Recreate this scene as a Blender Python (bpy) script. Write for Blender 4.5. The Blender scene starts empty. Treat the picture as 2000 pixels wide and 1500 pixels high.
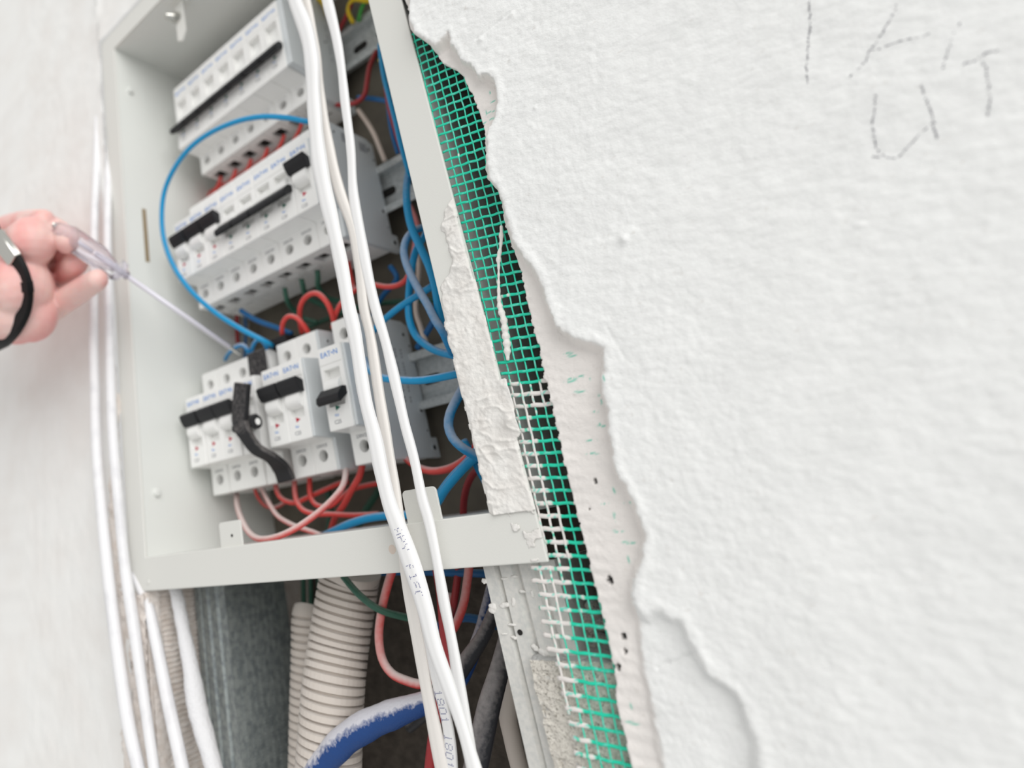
import bpy, bmesh, math, random
import numpy as np
from mathutils import Vector, Matrix

random.seed(7); rng = np.random.default_rng(7)
SC = bpy.context.scene
COL = SC.collection
S = 0.001                                   # everything below is in millimetres

# ------------------------------------------------------------------ camera
CP = dict(C=(349.25, -230.62, -199.27), yaw=43.72, pitch=21.10, roll=-8.09, f=1311.7, cx=520.63, cy=529.75)
def _axes():
    a, b, c = [math.radians(CP[k]) for k in ('yaw', 'pitch', 'roll')]
    f = Vector((-math.sin(a)*math.cos(b), math.cos(a)*math.cos(b), math.sin(b)))
    r = Vector((math.cos(a), math.sin(a), 0)); u = r.cross(f)
    return math.cos(c)*r+math.sin(c)*u, -math.sin(c)*r+math.cos(c)*u, f
RX, UX, FX = _axes()
CC = Vector(CP['C'])
cam = bpy.data.cameras.new('camera'); camo = bpy.data.objects.new('camera', cam); COL.objects.link(camo)
camo.matrix_world = Matrix(((RX.x, UX.x, -FX.x, CC.x*S), (RX.y, UX.y, -FX.y, CC.y*S), (RX.z, UX.z, -FX.z, CC.z*S), (0, 0, 0, 1)))
cam.sensor_fit = 'HORIZONTAL'; cam.sensor_width = 36
cam.lens = CP['f']/2000*36
cam.shift_x = (1000-CP['cx'])/2000; cam.shift_y = (CP['cy']-750)/2000
cam.clip_start = 0.01; cam.clip_end = 50
cam.dof.use_dof = True; cam.dof.focus_distance = 0.285; cam.dof.aperture_fstop = 5.6
SC.camera = camo

# ------------------------------------------------------------------ light
w = bpy.data.worlds.new('World'); SC.world = w; w.use_nodes = True
bg = w.node_tree.nodes['Background']; bg.inputs[0].default_value = (1.0, 0.995, 0.98, 1); bg.inputs[1].default_value = 0.61
sun = bpy.data.lights.new('window_daylight', 'SUN'); sun.energy = 2.05; sun.angle = math.radians(50); sun.color = (1, 0.99, 0.975)
suno = bpy.data.objects.new('window_daylight', sun); COL.objects.link(suno)
suno.rotation_euler = Vector((-0.76, 0.47, -0.45)).to_track_quat('-Z', 'Y').to_euler()
SC.view_settings.view_transform = 'Standard'; SC.view_settings.look = 'None'
SC.view_settings.gamma = 1; SC.view_settings.use_curve_mapping = False
SC.view_settings.exposure = 0.0

# ------------------------------------------------------------------ helpers
YF = 25.0                                   # plane of the wall face and the cabinet flange
def W(px, py, Y):                           # where the sight line through a picture point meets depth Y
    d = FX + RX*((px-CP['cx'])/CP['f']) - UX*((py-CP['cy'])/CP['f'])
    return CC + d*((Y-CC.y)/d.y)
def WX(px, py, X):
    d = FX + RX*((px-CP['cx'])/CP['f']) - UX*((py-CP['cy'])/CP['f'])
    return CC + d*((X-CC.x)/d.x)
def pxmm(p): return CP['f']/((Vector(p)-CC).dot(FX))
def srgb(r, g, b):
    f = lambda c: (c/255/12.92) if c/255 <= 0.04045 else ((c/255+0.055)/1.055)**2.4
    return (f(r), f(g), f(b), 1)
def mat(name, col, rough=0.5, metal=0.0, bump=None, col2=None, mix=(20, .45, .6), dust=None, trans=0, coat=0, attr=None, sss=0):
    m = bpy.data.materials.new(name); m.use_nodes = True; nt = m.node_tree; N = nt.nodes; L = nt.links
    P = N['Principled BSDF']; P.inputs['Roughness'].default_value = rough; P.inputs['Metallic'].default_value = metal
    P.inputs['Base Color'].default_value = col
    if trans: P.inputs['Transmission Weight'].default_value = trans; P.inputs['IOR'].default_value = 1.25
    if coat: P.inputs['Coat Weight'].default_value = coat
    if sss: P.inputs['Subsurface Weight'].default_value = sss; P.inputs['Subsurface Radius'].default_value = (.008, .003, .0015); P.inputs['Subsurface Scale'].default_value = 1.0
    tc = N.new('ShaderNodeTexCoord'); src = None
    if attr:
        a = N.new('ShaderNodeAttribute'); a.attribute_name = attr; src = a.outputs['Color']
    if col2:
        n = N.new('ShaderNodeTexNoise'); n.inputs['Scale'].default_value = mix[0]/S/100; n.inputs['Detail'].default_value = 6
        L.new(tc.outputs['Object'], n.inputs['Vector'])
        cr = N.new('ShaderNodeValToRGB'); cr.color_ramp.elements[0].position = mix[1]; cr.color_ramp.elements[1].position = mix[2]
        cr.color_ramp.elements[0].color = col; cr.color_ramp.elements[1].color = col2
        L.new(n.outputs[0], cr.inputs[0]); src = cr.outputs[0]
    if dust:                                 # plaster dust lying on whatever faces up
        g = N.new('ShaderNodeNewGeometry'); s = N.new('ShaderNodeSeparateXYZ'); L.new(g.outputs['Normal'], s.inputs[0])
        n = N.new('ShaderNodeTexNoise'); n.inputs['Scale'].default_value = 500; n.inputs['Detail'].default_value = 4
        L.new(tc.outputs['Object'], n.inputs['Vector'])
        ad = N.new('ShaderNodeMath'); ad.operation = 'MULTIPLY_ADD'; L.new(n.outputs[0], ad.inputs[0]); ad.inputs[1].default_value = dust[3]; L.new(s.outputs[2], ad.inputs[2])
        mr = N.new('ShaderNodeMapRange'); L.new(ad.outputs[0], mr.inputs[0]); mr.inputs[1].default_value = dust[1]; mr.inputs[2].default_value = dust[2]
        mx = N.new('ShaderNodeMixRGB'); L.new(mr.outputs[0], mx.inputs[0])
        if src: L.new(src, mx.inputs[1])
        else: mx.inputs[1].default_value = col
        mx.inputs[2].default_value = dust[0]; src = mx.outputs[0]
    if src: L.new(src, P.inputs['Base Color'])
    if bump:
        prev = None
        for sc_, st, stretch in bump:
            n = N.new('ShaderNodeTexNoise'); n.inputs['Scale'].default_value = 1/(sc_*S); n.inputs['Detail'].default_value = 5
            mp = N.new('ShaderNodeMapping'); mp.inputs['Scale'].default_value = stretch; L.new(tc.outputs['Object'], mp.inputs[0]); L.new(mp.outputs[0], n.inputs['Vector'])
            b = N.new('ShaderNodeBump'); b.inputs['Strength'].default_value = 1; b.inputs['Distance'].default_value = st*S
            L.new(n.outputs[0], b.inputs['Height'])
            if prev: L.new(prev, b.inputs['Normal'])
            prev = b.outputs[0]
        L.new(prev, P.inputs['Normal'])
    return m
U1 = (1, 1, 1)
DUST = srgb(222, 218, 214)
M = {}
M['plaster'] = mat('plaster', srgb(240, 238, 234), .85, bump=[(2.2, .24, (.55, 1, 1)), (.6, .16, (.7, 1, 1))], attr='col')
M['plaster_plain'] = mat('plaster_plain', srgb(238, 236, 232), .9, bump=[(2.0, .35, U1), (.7, .15, U1)], col2=srgb(228, 224, 219), mix=(12, .4, .75))
M['left_wall'] = mat('left_wall_plaster', srgb(243, 243, 241), .9, bump=[(3, .15, U1)], col2=srgb(238, 236, 233), mix=(3, .4, .7))
M['paint'] = mat('cabinet_paint', srgb(226, 226, 221), .42, bump=[(.7, .05, U1)])
M['paint_in'] = mat('cabinet_paint_inside', srgb(228, 230, 226), .45)
M['back_plate'] = mat('shade_darkened_back_plate', srgb(116, 110, 98), .7, col2=srgb(100, 94, 84), mix=(4, .4, .7))  # dark colour stands in for the shade deep inside the cabinet
M['abs'] = mat('breaker_plastic', srgb(248, 248, 246), .35)
M['abs_grey'] = mat('breaker_side_plastic', srgb(218, 223, 225), .4)
M['black'] = mat('black_plastic', srgb(42, 42, 44), .38)
M['blackdust'] = mat('dusty_black_plastic', srgb(46, 46, 48), .5, dust=(srgb(150, 145, 142), .35, 1.5, .9))
M['screw'] = mat('terminal_brass', srgb(44, 40, 29), .55, .4)
M['dark'] = mat('dark_opening', srgb(30, 28, 26), .8)
M['blue_ink'] = mat('blue_print', srgb(20, 128, 215), .5)
M['navy_ink'] = mat('navy_print', srgb(40, 52, 130), .5)
M['grey_ink'] = mat('grey_print', srgb(120, 122, 128), .5)
M['red_ink'] = mat('red_indicator', srgb(190, 25, 60), .5)
M['green_ink'] = mat('green_indicator', srgb(10, 105, 85), .5)
M['zinc'] = mat('galvanised_steel', srgb(214, 217, 217), .42, .3, col2=srgb(190, 195, 195), mix=(40, .4, .65), bump=[(.5, .02, (1, 1, .2))])
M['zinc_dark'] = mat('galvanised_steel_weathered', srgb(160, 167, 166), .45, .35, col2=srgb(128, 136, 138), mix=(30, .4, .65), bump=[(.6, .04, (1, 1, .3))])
M['zinc_stud'] = mat('galvanised_stud', srgb(226, 225, 220), .5, .05, col2=srgb(206, 208, 205), mix=(60, .35, .7), bump=[(.6, .03, (.25, 1, 2.5))], dust=(DUST, .2, 2.2, 1.2))
M['net'] = mat('netting_fibre', srgb(28, 178, 145), .45, attr='col', bump=[(.5, .12, U1)])
M['white_cable'] = mat('white_pvc', srgb(243, 243, 243), .38)
M['cream_cable'] = mat('aged_white_pvc', srgb(238, 234, 229), .45)
M['pipe'] = mat('white_conduit', srgb(238, 238, 240), .4, col2=srgb(226, 226, 229), mix=(8, .5, .7))
M['pipe_dusty'] = mat('plastered_conduit', srgb(236, 236, 238), .8, bump=[(2, .8, U1)])
M['corr'] = mat('corrugated_plastic', srgb(214, 205, 196), .55, dust=(DUST, .5, 1.6, .7))
M['blue'] = mat('blue_pvc', srgb(0, 150, 206), .33, dust=(srgb(200, 212, 232), .55, 1.35, .35))
M['blue_dusty'] = mat('dusty_blue_pvc', srgb(0, 136, 196), .45, dust=(srgb(205, 210, 222), -.1, 1.2, .5))
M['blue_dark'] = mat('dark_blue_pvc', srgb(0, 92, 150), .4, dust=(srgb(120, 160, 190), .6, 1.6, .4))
M['red'] = mat('red_pvc', srgb(222, 72, 66), .4, dust=(srgb(236, 205, 202), .35, 1.35, .4))
M['red_dusty'] = mat('dusty_red_pvc', srgb(214, 80, 76), .5, dust=(srgb(232, 214, 210), -.3, 1.0, .5))
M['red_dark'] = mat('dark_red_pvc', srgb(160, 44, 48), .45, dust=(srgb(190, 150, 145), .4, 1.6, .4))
M['green_wire'] = mat('dark_green_pvc', srgb(44, 92, 74), .45, dust=(srgb(150, 170, 158), .5, 1.7, .4))
M['yellow_wire'] = mat('yellow_pvc', srgb(235, 200, 30), .4)
M['yg_stripe'] = mat('green_stripe', srgb(70, 175, 70), .4)
M['beige_wire'] = mat('beige_pvc', srgb(222, 205, 192), .5)
M['indigo'] = mat('dusty_indigo_sheath', srgb(18, 66, 130), .55, bump=[(1.2, .3, U1)], dust=(srgb(214, 214, 222), .55, .95, .9))
M['black_cable'] = mat('dusty_black_sheath', srgb(40, 42, 48), .45, dust=(srgb(190, 184, 182), .1, 1.5, .7))
M['concrete'] = mat('niche_concrete', srgb(92, 84, 76), .95, col2=srgb(66, 59, 53), mix=(14, .35, .7), bump=[(3, 1.2, U1), (1, .4, U1)])
M['aircrete'] = mat('aerated_concrete', srgb(234, 229, 219), .95, col2=srgb(128, 120, 108), mix=(110, .54, .74), bump=[(1.3, 1.6, (.6, 1, 1)), (.5, .6, U1)], dust=(srgb(206, 206, 204), .5, .9, .3))
M['jamb'] = mat('raw_jamb_plaster', srgb(236, 229, 223), .95, col2=srgb(218, 207, 198), mix=(15, .4, .7), bump=[(1.5, .5, U1)])
M['skin'] = mat('skin', srgb(240, 204, 197), .5, col2=srgb(234, 164, 160), mix=(3.0, .42, .68), bump=[(1.6, .08, U1)], sss=.25)
M['nail'] = mat('nail', srgb(240, 196, 186), .3)
M['leather'] = mat('black_leather', srgb(14, 14, 15), .5, bump=[(.9, .15, U1)])
for _k in ('leather', 'black', 'blackdust'): M[_k].node_tree.nodes['Principled BSDF'].inputs['Specular IOR Level'].default_value = .22
M['steel'] = mat('polished_steel', srgb(215, 214, 208), .18, 1.0)
M['clear'] = mat('clear_plastic', (0.95, 0.93, 0.985, 1), .12, trans=.85)
M['probe'] = mat('probe_sleeve', srgb(228, 226, 236), .2, coat=.5)
M['pencil'] = mat('pencil_graphite', srgb(140, 140, 146), .7)
M['rust'] = mat('rust_brown', srgb(150, 132, 104), .7)
M['tan'] = mat('tan_stain', srgb(222, 208, 196), .6)

def mesh_obj(name, verts, faces, m, parent=None, smooth=False, local=None):
    me = bpy.data.meshes.new(name)
    me.from_pydata([(v[0]*S, v[1]*S, v[2]*S) for v in verts], [], faces)
    if smooth: me.polygons.foreach_set('use_smooth', [True]*len(me.polygons))
    if m is not None: me.materials.append(m)
    o = bpy.data.objects.new(name, me); COL.objects.link(o)
    if parent: o.parent = parent
    return o
def tag(o, label=None, cat=None, group=None, kind=None):
    if label: o['label'] = label
    if cat: o['category'] = cat
    if group: o['group'] = group
    if kind: o['kind'] = kind
    return o
def empty(name, loc, label, cat, group=None):
    o = bpy.data.objects.new(name, None); COL.objects.link(o); o.empty_display_size = .01
    o.location = Vector(loc)*S
    return tag(o, label, cat, group)
class MB:                                     # collects shapes of ONE part; coordinates in mm
    def __init__(s): s.v = []; s.f = []
    def add(s, v, f):
        b = len(s.v); s.v += [tuple(x) for x in v]; s.f += [tuple(i+b for i in q) for q in f]; return s
    def box(s, x0, x1, y0, y1, z0, z1):
        return s.add([(x, y, z) for x in (x0, x1) for y in (y0, y1) for z in (z0, z1)],
                     [(0, 1, 3, 2), (4, 6, 7, 5), (0, 4, 5, 1), (2, 3, 7, 6), (0, 2, 6, 4), (1, 5, 7, 3)])
    def cyl(s, c, axis, r, h, n=20, r2=None):
        c = Vector(c); a = Vector(axis).normalized(); t = a.orthogonal().normalized(); b = a.cross(t); r2 = r if r2 is None else r2
        v = []
        for k, rr in ((0, r), (1, r2)):
            v += [c+a*h*k+t*rr*math.cos(2*math.pi*i/n)+b*rr*math.sin(2*math.pi*i/n) for i in range(n)]
        f = [(i, (i+1) % n, n+(i+1) % n, n+i) for i in range(n)]+[tuple(range(n-1, -1, -1)), tuple(range(n, 2*n))]
        return s.add(v, f)
    def prism(s, poly, x0, x1):               # poly of (y, z), swept along x
        n = len(poly); v = [(x0, y, z) for y, z in poly]+[(x1, y, z) for y, z in poly]
        return s.add(v, [(i, (i+1) % n, n+(i+1) % n, n+i) for i in range(n)]+[tuple(range(n-1, -1, -1)), tuple(range(n, 2*n))])
    def prismz(s, poly, z0, z1):              # poly of (x, y), swept along z
        n = len(poly); v = [(x, y, z0) for x, y in poly]+[(x, y, z1) for x, y in poly]
        return s.add(v, [(i, (i+1) % n, n+(i+1) % n, n+i) for i in range(n)]+[tuple(range(n-1, -1, -1)), tuple(range(n, 2*n))])
    def prismy(s, poly, y0, y1):              # poly of (x, z)
        n = len(poly); v = [(x, y0, z) for x, z in poly]+[(x, y1, z) for x, z in poly]
        return s.add(v, [(i, (i+1) % n, n+(i+1) % n, n+i) for i in range(n)]+[tuple(range(n-1, -1, -1)), tuple(range(n, 2*n))])
    def blob(s, c, r, seed=0, n=10):
        rr = random.Random(seed); c = Vector(c); v = []; f = []
        ph = [rr.uniform(0, 6.28) for _ in range(4)]
        for i in range(n+1):
            th = math.pi*i/n
            for j in range(2*n):
                p = math.pi*j/n; k = 1+.22*math.sin(2*p+ph[0])*math.sin(th)+.15*math.sin(3*p+ph[1])*math.sin(2*th)+.1*math.sin(5*p+ph[2])*math.sin(th)
                v.append((c.x+r[0]*k*math.sin(th)*math.cos(p), c.y+r[1]*k*math.cos(th), c.z+r[2]*k*math.sin(th)*math.sin(p)))
        for i in range(n):
            for j in range(2*n):
                a = i*2*n+j; b = i*2*n+(j+1) % (2*n); f.append((a, b, b+2*n, a+2*n))
        return s.add(v, f)
    def build(s, name, m, parent=None, bevel=0, smooth=False, seg=2):
        bm = bmesh.new(); vs = [bm.verts.new((x*S, y*S, z*S)) for x, y, z in s.v]
        for q in s.f:
            try: bm.faces.new([vs[i] for i in q])
            except ValueError: pass
        bmesh.ops.recalc_face_normals(bm, faces=bm.faces)
        if bevel:
            es = [e for e in bm.edges if len(e.link_faces) == 2 and e.calc_face_angle(0) > .6]
            bmesh.ops.bevel(bm, geom=es, offset=bevel*S, segments=seg, profile=.5, affect='EDGES', clamp_overlap=True)
        me = bpy.data.meshes.new(name); bm.to_mesh(me); bm.free()
        if m is not None: me.materials.append(m)
        if smooth: me.polygons.foreach_set('use_smooth', [True]*len(me.polygons))
        o = bpy.data.objects.new(name, me); COL.objects.link(o)
        if parent: o.parent = parent
        return o
def spline(P, step=2.0):
    P = [Vector(p) for p in P]; out = []
    for i in range(len(P)-1):
        a = P[max(i-1, 0)]; b = P[i]; c = P[i+1]; d = P[min(i+2, len(P)-1)]
        n = max(2, int(max((Vector(c[:3])-Vector(b[:3])).length/step, 1)))
        for k in range(n):
            t = k/n
            out.append(.5*((2*b)+(c-a)*t+(2*a-5*b+4*c-d)*t*t+(3*b-a-3*c+d)*t*t*t))
    out.append(P[-1]); return out
def frames(C):
    T = [(C[min(i+1, len(C)-1)]-C[max(i-1, 0)]).normalized() for i in range(len(C))]
    n = T[0].orthogonal().normalized(); N = []
    for t in T:
        n = (n-t*n.dot(t)); n = n.normalized() if n.length > 1e-6 else t.orthogonal().normalized(); N.append(n.copy())
    return T, N
def tube_geo(C, R, n=14, prof=None, flat=None):
    T, N = frames(C); v = []; f = []
    for i, (c, t, nn) in enumerate(zip(C, T, N)):
        if flat is not None:
            b = t.cross(Vector((0, 1, 0))).normalized(); nn = b.cross(t).normalized(); a1, a2 = b, nn
        else: a1, a2 = nn, t.cross(nn)
        r = R[i] if hasattr(R, '__len__') else R
        for j in range(n):
            th = 2*math.pi*j/n
            if flat is not None:
                k = 1-.10*math.cos(2*th)**8 if prof is None else 1
                groove = 1-flat[1]*math.exp(-((math.cos(th))/.22)**2)
                v.append(c+a1*r*math.cos(th)*k+a2*r*flat[0]*math.sin(th)*groove*(1+.1*abs(math.cos(th))**.5))
            else: v.append(c+a1*r*math.cos(th)+a2*r*math.sin(th))
    L = len(C)
    for i in range(L-1):
        for j in range(n): f.append((i*n+j, i*n+(j+1) % n, (i+1)*n+(j+1) % n, (i+1)*n+j))
    f.append(tuple(range(n-1, -1, -1))); f.append(tuple((L-1)*n+j for j in range(n)))
    return v, f
def wire(name, pts, r, m, label, cat='wire', group=None, step=2.0, n=14, parent=None):
    """pts: (px, py, depth)"""
    C = spline([W(*p) for p in pts], step)
    v, f = tube_geo(C, r, n); o = mesh_obj(name, v, f, m, parent, True)
    if parent is None: tag(o, label, cat, group)
    return o, C
def text_obj(name, body, size, m, parent, loc, rot=(math.pi/2, 0, 0), sx=1.0, ext=.06):
    cu = bpy.data.curves.new(name, 'FONT'); cu.body = body; cu.size = size*S; cu.extrude = ext*S; cu.align_x = 'CENTER'; cu.align_y = 'CENTER'; cu.resolution_u = 2
    t = bpy.data.objects.new('tmp', cu); COL.objects.link(t)
    me = bpy.data.meshes.new_from_object(t.evaluated_get(bpy.context.evaluated_depsgraph_get()))
    bpy.data.objects.remove(t); me.name = name
    me.transform(Matrix.Translation(Vector(loc)*S) @ Matrix.Rotation(rot[0], 4, 'X') @ Matrix.Scale(sx, 4, (1, 0, 0)))
    me.materials.clear(); me.materials.append(m)
    o = bpy.data.objects.new(name, me); COL.objects.link(o); o.parent = parent
    return o
def boolean(o, cutter):
    md = o.modifiers.new('b', 'BOOLEAN'); md.object = cutter; md.operation = 'DIFFERENCE'; md.solver = 'EXACT'
    me = bpy.data.meshes.new_from_object(o.evaluated_get(bpy.context.evaluated_depsgraph_get()))
    o.modifiers.clear(); old = o.data; me.name = old.name; o.data = me
    bpy.data.objects.remove(cutter)
def vnoise(X, Z, cell, seed):                 # smooth value noise, -1..1
    r = np.random.default_rng(seed); T = r.uniform(-1, 1, (256, 256))
    x = X/cell; z = Z/cell; xi = np.floor(x).astype(int); zi = np.floor(z).astype(int)
    fx = x-xi; fz = z-zi; fx = fx*fx*(3-2*fx); fz = fz*fz*(3-2*fz); g = lambda a, b: T[a % 256, b % 256]
    return (g(xi, zi)*(1-fx)+g(xi+1, zi)*fx)*(1-fz)+(g(xi, zi+1)*(1-fx)+g(xi+1, zi+1)*fx)*fz
def sstep(a, b, x): t = np.clip((x-a)/(b-a), 0, 1); return t*t*(3-2*t)

# ------------------------------------------------------------------ setting: right wall (thick, middle and thin coats of plaster)
HB = [(791, 0), (800, 27), (799, 42), (810, 67), (832, 82), (845, 92), (855, 110), (865, 125), (890, 137), (905, 150), (912, 167), (925, 190), (935, 220), (945, 250), (948, 287), (948, 315), (950, 347), (967, 365),
      (975, 380), (980, 401), (981, 420), (985, 439), (992, 460), (997, 481), (1005, 497), (1011, 519), (1015, 532), (1020, 553), (1024, 577), (1031, 604), (1037, 631), (1041, 649), (1051, 676), (1053, 697), (1057, 713), (1061, 740), (1068, 759), (1075, 790),
      (1083, 828), (1089, 855), (1095, 879), (1100, 903), (1107, 929), (1113, 956), (1119, 980), (1125, 1004), (1130, 1028), (1136, 1055), (1144, 1083), (1150, 1105), (1157, 1133), (1164, 1161), (1171, 1189), (1178, 1214), (1184, 1245), (1191, 1273), (1197, 1304), (1200, 1329), (1202, 1355), (1205, 1385), (1213, 1416), (1220, 1444), (1226, 1467), (1233, 1497), (1240, 1530)]
TB = [(799, -70), (800, 42), (812, 66), (835, 80), (850, 88), (862, 78), (876, 62), (879, 82), (892, 98), (898, 116), (920, 130), (934, 150), (942, 146), (956, 146), (966, 160), (970, 180), (972, 204), (966, 230), (958, 246), (952, 258), (951, 290), (955, 345), (969, 362),
      (981, 388), (989, 423), (1000, 460), (1011, 487), (1032, 513), (1053, 540), (1061, 567), (1072, 601), (1085, 636), (1096, 644), (1123, 660), (1140, 665), (1160, 672), (1180, 680), (1180, 700), (1178, 728), (1176, 756), (1186, 796), (1188, 820), (1190, 852), (1196, 884), (1204, 920), (1220, 948), (1232, 972), (1244, 996), (1252, 1020), (1260, 1048), (1256, 1075), (1248, 1110), (1238, 1140), (1240, 1180), (1260, 1204),
      (1276, 1192), (1296, 1194), (1312, 1208), (1332, 1214), (1348, 1252), (1360, 1280), (1376, 1308), (1400, 1332), (1432, 1352), (1452, 1380), (1464, 1416), (1476, 1440), (1484, 1500), (1492, 1560)]
MBD = [(1238, 1140), (1248, 1220), (1256, 1300), (1272, 1360), (1280, 1420), (1296, 1500), (1305, 1560)]
ROWP, COLP, ROW0 = 4.512, 3.85, None
def nx(k, z):                                  # x of the k-th long strand at height z
    d = -(z+78.2)/1.108
    return 242.2+COLP*k-(.034*d+.0001*d*d)*1.108
def nz(j, x):                                  # z of the j-th cross strand
    zc = -220.9+ROWP*j; sl = -.09-.10*min(max((zc+240)/180, 0), 1)
    return zc+sl*(x-230)
def wall_right():
    hb = [W(x, y, YF-.6) for x, y in HB]; hz = np.array([p.z for p in hb]); hx = np.array([p.x for p in hb]); o = np.argsort(hz)
    hz = hz[o]; hx = hx[o]
    hz = np.concatenate([[-1500, hz[0]-2], hz, [hz[-1]+3, 1500]]); hx = np.concatenate([[hx[0], hx[0]], hx, [225.2, 225.2]])
    xs = np.concatenate([np.arange(223.5, 300, .5), np.arange(300, 420, .9), np.array([425, 440, 480, 560, 700, 1000, 1600])])
    zs = np.concatenate([np.array([-1500, -1000, -600, -420, -340]), np.arange(-312, 72, .55), np.array([80, 110, 170, 209, 300, 600, 1300])])
    X, Z = np.meshgrid(xs, zs)
    B = np.interp(Z, hz, hx)
    B = B+.45*np.abs(np.sin(math.pi*(Z+.09*(B-230)+220.9)/ROWP))*((Z < -60) & (Z > -262))+.25*vnoise(X*0, Z, 1.6, 3)
    T = [W(x, y, YF-5.2) for x, y in TB]; Mp = [W(x, y, YF-3) for x, y in MBD]
    def side(P, top=None):
        pts = np.array([(p.x, p.z) for p in P])
        d = np.full(X.shape, 1e9); jx = X+.5*vnoise(X, Z, 2.2, 11)+.25*vnoise(X, Z, .9, 12); jz = Z+.5*vnoise(X, Z, 2.2, 13)+.25*vnoise(X, Z, .9, 14)
        for a, b in zip(pts[:-1], pts[1:]):
            ab = b-a; t = np.clip(((jx-a[0])*ab[0]+(jz-a[1])*ab[1])/(ab@ab+1e-9), 0, 1)
            d = np.minimum(d, np.hypot(jx-a[0]-t*ab[0], jz-a[1]-t*ab[1]))
        poly = np.vstack([[pts[0][0], 3000], pts, [pts[-1][0], -3000], [4000, -3000], [4000, 3000]])
        ins = np.zeros(X.shape, bool); j = len(poly)-1
        for i in range(len(poly)):
            xi, zi = poly[i]; xj, zj = poly[j]
            c = ((zi > jz) != (zj > jz)) & (jx < (xj-xi)*(jz-zi)/(zj-zi+1e-12)+xi); ins ^= c; j = i
        return np.where(ins, d, -d)
    dT = side(T); pts = np.array([(p.x, p.z) for p in Mp]); dM = side([Vector((pts[0][0]+3, 0, pts[0][1]+8))]+Mp)
    dM = np.where(Z > pts[0][1]+2, -9, dM)
    wT = 2.0+1.6*vnoise(X, Z, 14, 21)
    h = .7+.25*vnoise(X, Z, 6, 5)
    h = h+1.8*sstep(-2.5, .4, dM)
    h = h+(5.6-h)*sstep(-1, 1, (dT+wT*.55)/(wT*.6+.3))
    # a rounded lip on the thick coat, hollows in the thin one
    h += .35*np.exp(-((dT-1.5)/1.5)**2)*(dT > 0)
    thick = sstep(-.5, 1, dT)
    h += thick*(.13*vnoise(X*.8, Z, 3.1, 31)+.12*vnoise(X*.8, Z, 1.5, 32)+.22*vnoise(X, Z, 23, 33)+.07*vnoise(X, Z, .8, 34))
    h += (1-thick)*(.14*vnoise(X*.5, Z, 1.7, 35)+.10*vnoise(X, Z, .8, 36)+.15*np.sin(2*math.pi*(Z+.09*(X-230)+220.9)/ROWP)*(X < 246+0*X))
    # little lumps on the surface
    for px, py, hh, rr in ((1220, 468, 1.3, 1.6), (1232, 455, .5, 2.2), (1680, 440, .5, .8), (940, 78, .7, 1.6), (1000, 30, .6, 1.5), (1045, 210, .5, .9)):
        p = W(px, py, YF-5.6); h += hh*np.exp(-((X-p.x)**2+(Z-p.z)**2)/rr**2)
    # crack and scratches
    for (a, b, dp) in (((1282, 1304), (1356, 1276), .9), ((1200, 1275), (1215, 1300), .3), ((936, 80), (1000, 30), .3), ((1225, 700), (1190, 640), .25)):
        p = W(*a, YF-3); q = W(*b, YF-3); ab = np.array([q.x-p.x, q.z-p.z]); t = np.clip(((X-p.x)*ab[0]+(Z-p.z)*ab[1])/(ab@ab), 0, 1)
        dd = np.hypot(X-p.x-t*ab[0], Z-p.z-t*ab[1]+.5*vnoise(X, Z, 3, 44)); h -= dp*np.exp(-(dd/.5)**2)
    Y = YF-h
    back = X < B
    Y = np.where(back, YF+1.1, Y); X2 = np.where(back, B, X)
    # colour: white plaster, warmer thin coat, green fibres showing through, dark pin holes
    col = np.ones(X.shape+(4,))
    wht = np.array(srgb(242, 243, 242)); thn = np.array(srgb(238, 233, 229))
    col[:] = wht; k = ((1-thick)*(1-sstep(-1, 1, dM))*.9)[..., None]; col = col*(1-k)+thn*k
    col[..., :3] *= (1+.03*vnoise(X, Z, 9, 50))[..., None]
    stn = np.clip(vnoise(X, Z, .9, 51)*vnoise(X, Z, 2.7, 52)-.42, 0, 1)[..., None]*.9
    col = col*(1-stn)+np.array(srgb(196, 188, 180))*stn
    grn = np.array(srgb(60, 196, 170)); rl = random.Random(5)
    fleck = [(1110, 690), (1117, 740), (1150, 733), (1113, 745), (1132, 765), (1172, 780), (1163, 804), (1175, 832), (1172, 833), (1154, 860), (1156, 886), (1199, 958), (1228, 982), (1181, 984), (1201, 1010), (1207, 1038), (1235, 1060), (1228, 1093), (963, 198), (960, 218), (950, 222), (945, 240), (961, 232), (957, 182), (1117, 695), (1135, 735), (1232, 1380), (1234, 1413), (1222, 1060), (1190, 740)]
    for q, (px, py) in enumerate(fleck):
        p = W(px, py, YF-.9)
        hor = q % 3 != 2; lx = rl.uniform(.9, 2.2) if hor else .35; lz = .32 if hor else rl.uniform(.9, 1.8)
        g = np.exp(-(((X-p.x)/lx)**4+((Z+.12*(X-p.x)-p.z)/lz)**4))*(vnoise(X, Z, .7, 60+q) > -.35)*.85
        col = col*(1-g[..., None])+grn*g[..., None]
    drk = np.array(srgb(45, 48, 50))
    for px, py, rr in ((1162, 940, .62), (1190, 1132, .95), (1216, 1243, .75), (1220, 1273, .5), (1206, 1303, .75), (1152, 994, .3)):
        p = W(px, py, YF-.9); g = (np.hypot(X-p.x, (Z-p.z)*.8) < rr*(1+.4*vnoise(X, Z, .8, 80))); col[g] = drk; Y = np.where(g, YF+2.2, Y)
    ny, nx_ = X.shape; idx = np.arange(ny*nx_).reshape(ny, nx_)
    q = np.stack([idx[:-1, :-1], idx[:-1, 1:], idx[1:, 1:], idx[1:, :-1]], -1)
    bk = back[:-1, :-1] & back[:-1, 1:] & back[1:, 1:] & back[1:, :-1]
    F = q[~bk]
    used = np.unique(F); mp = -np.ones(ny*nx_, int); mp[used] = np.arange(len(used))
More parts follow.
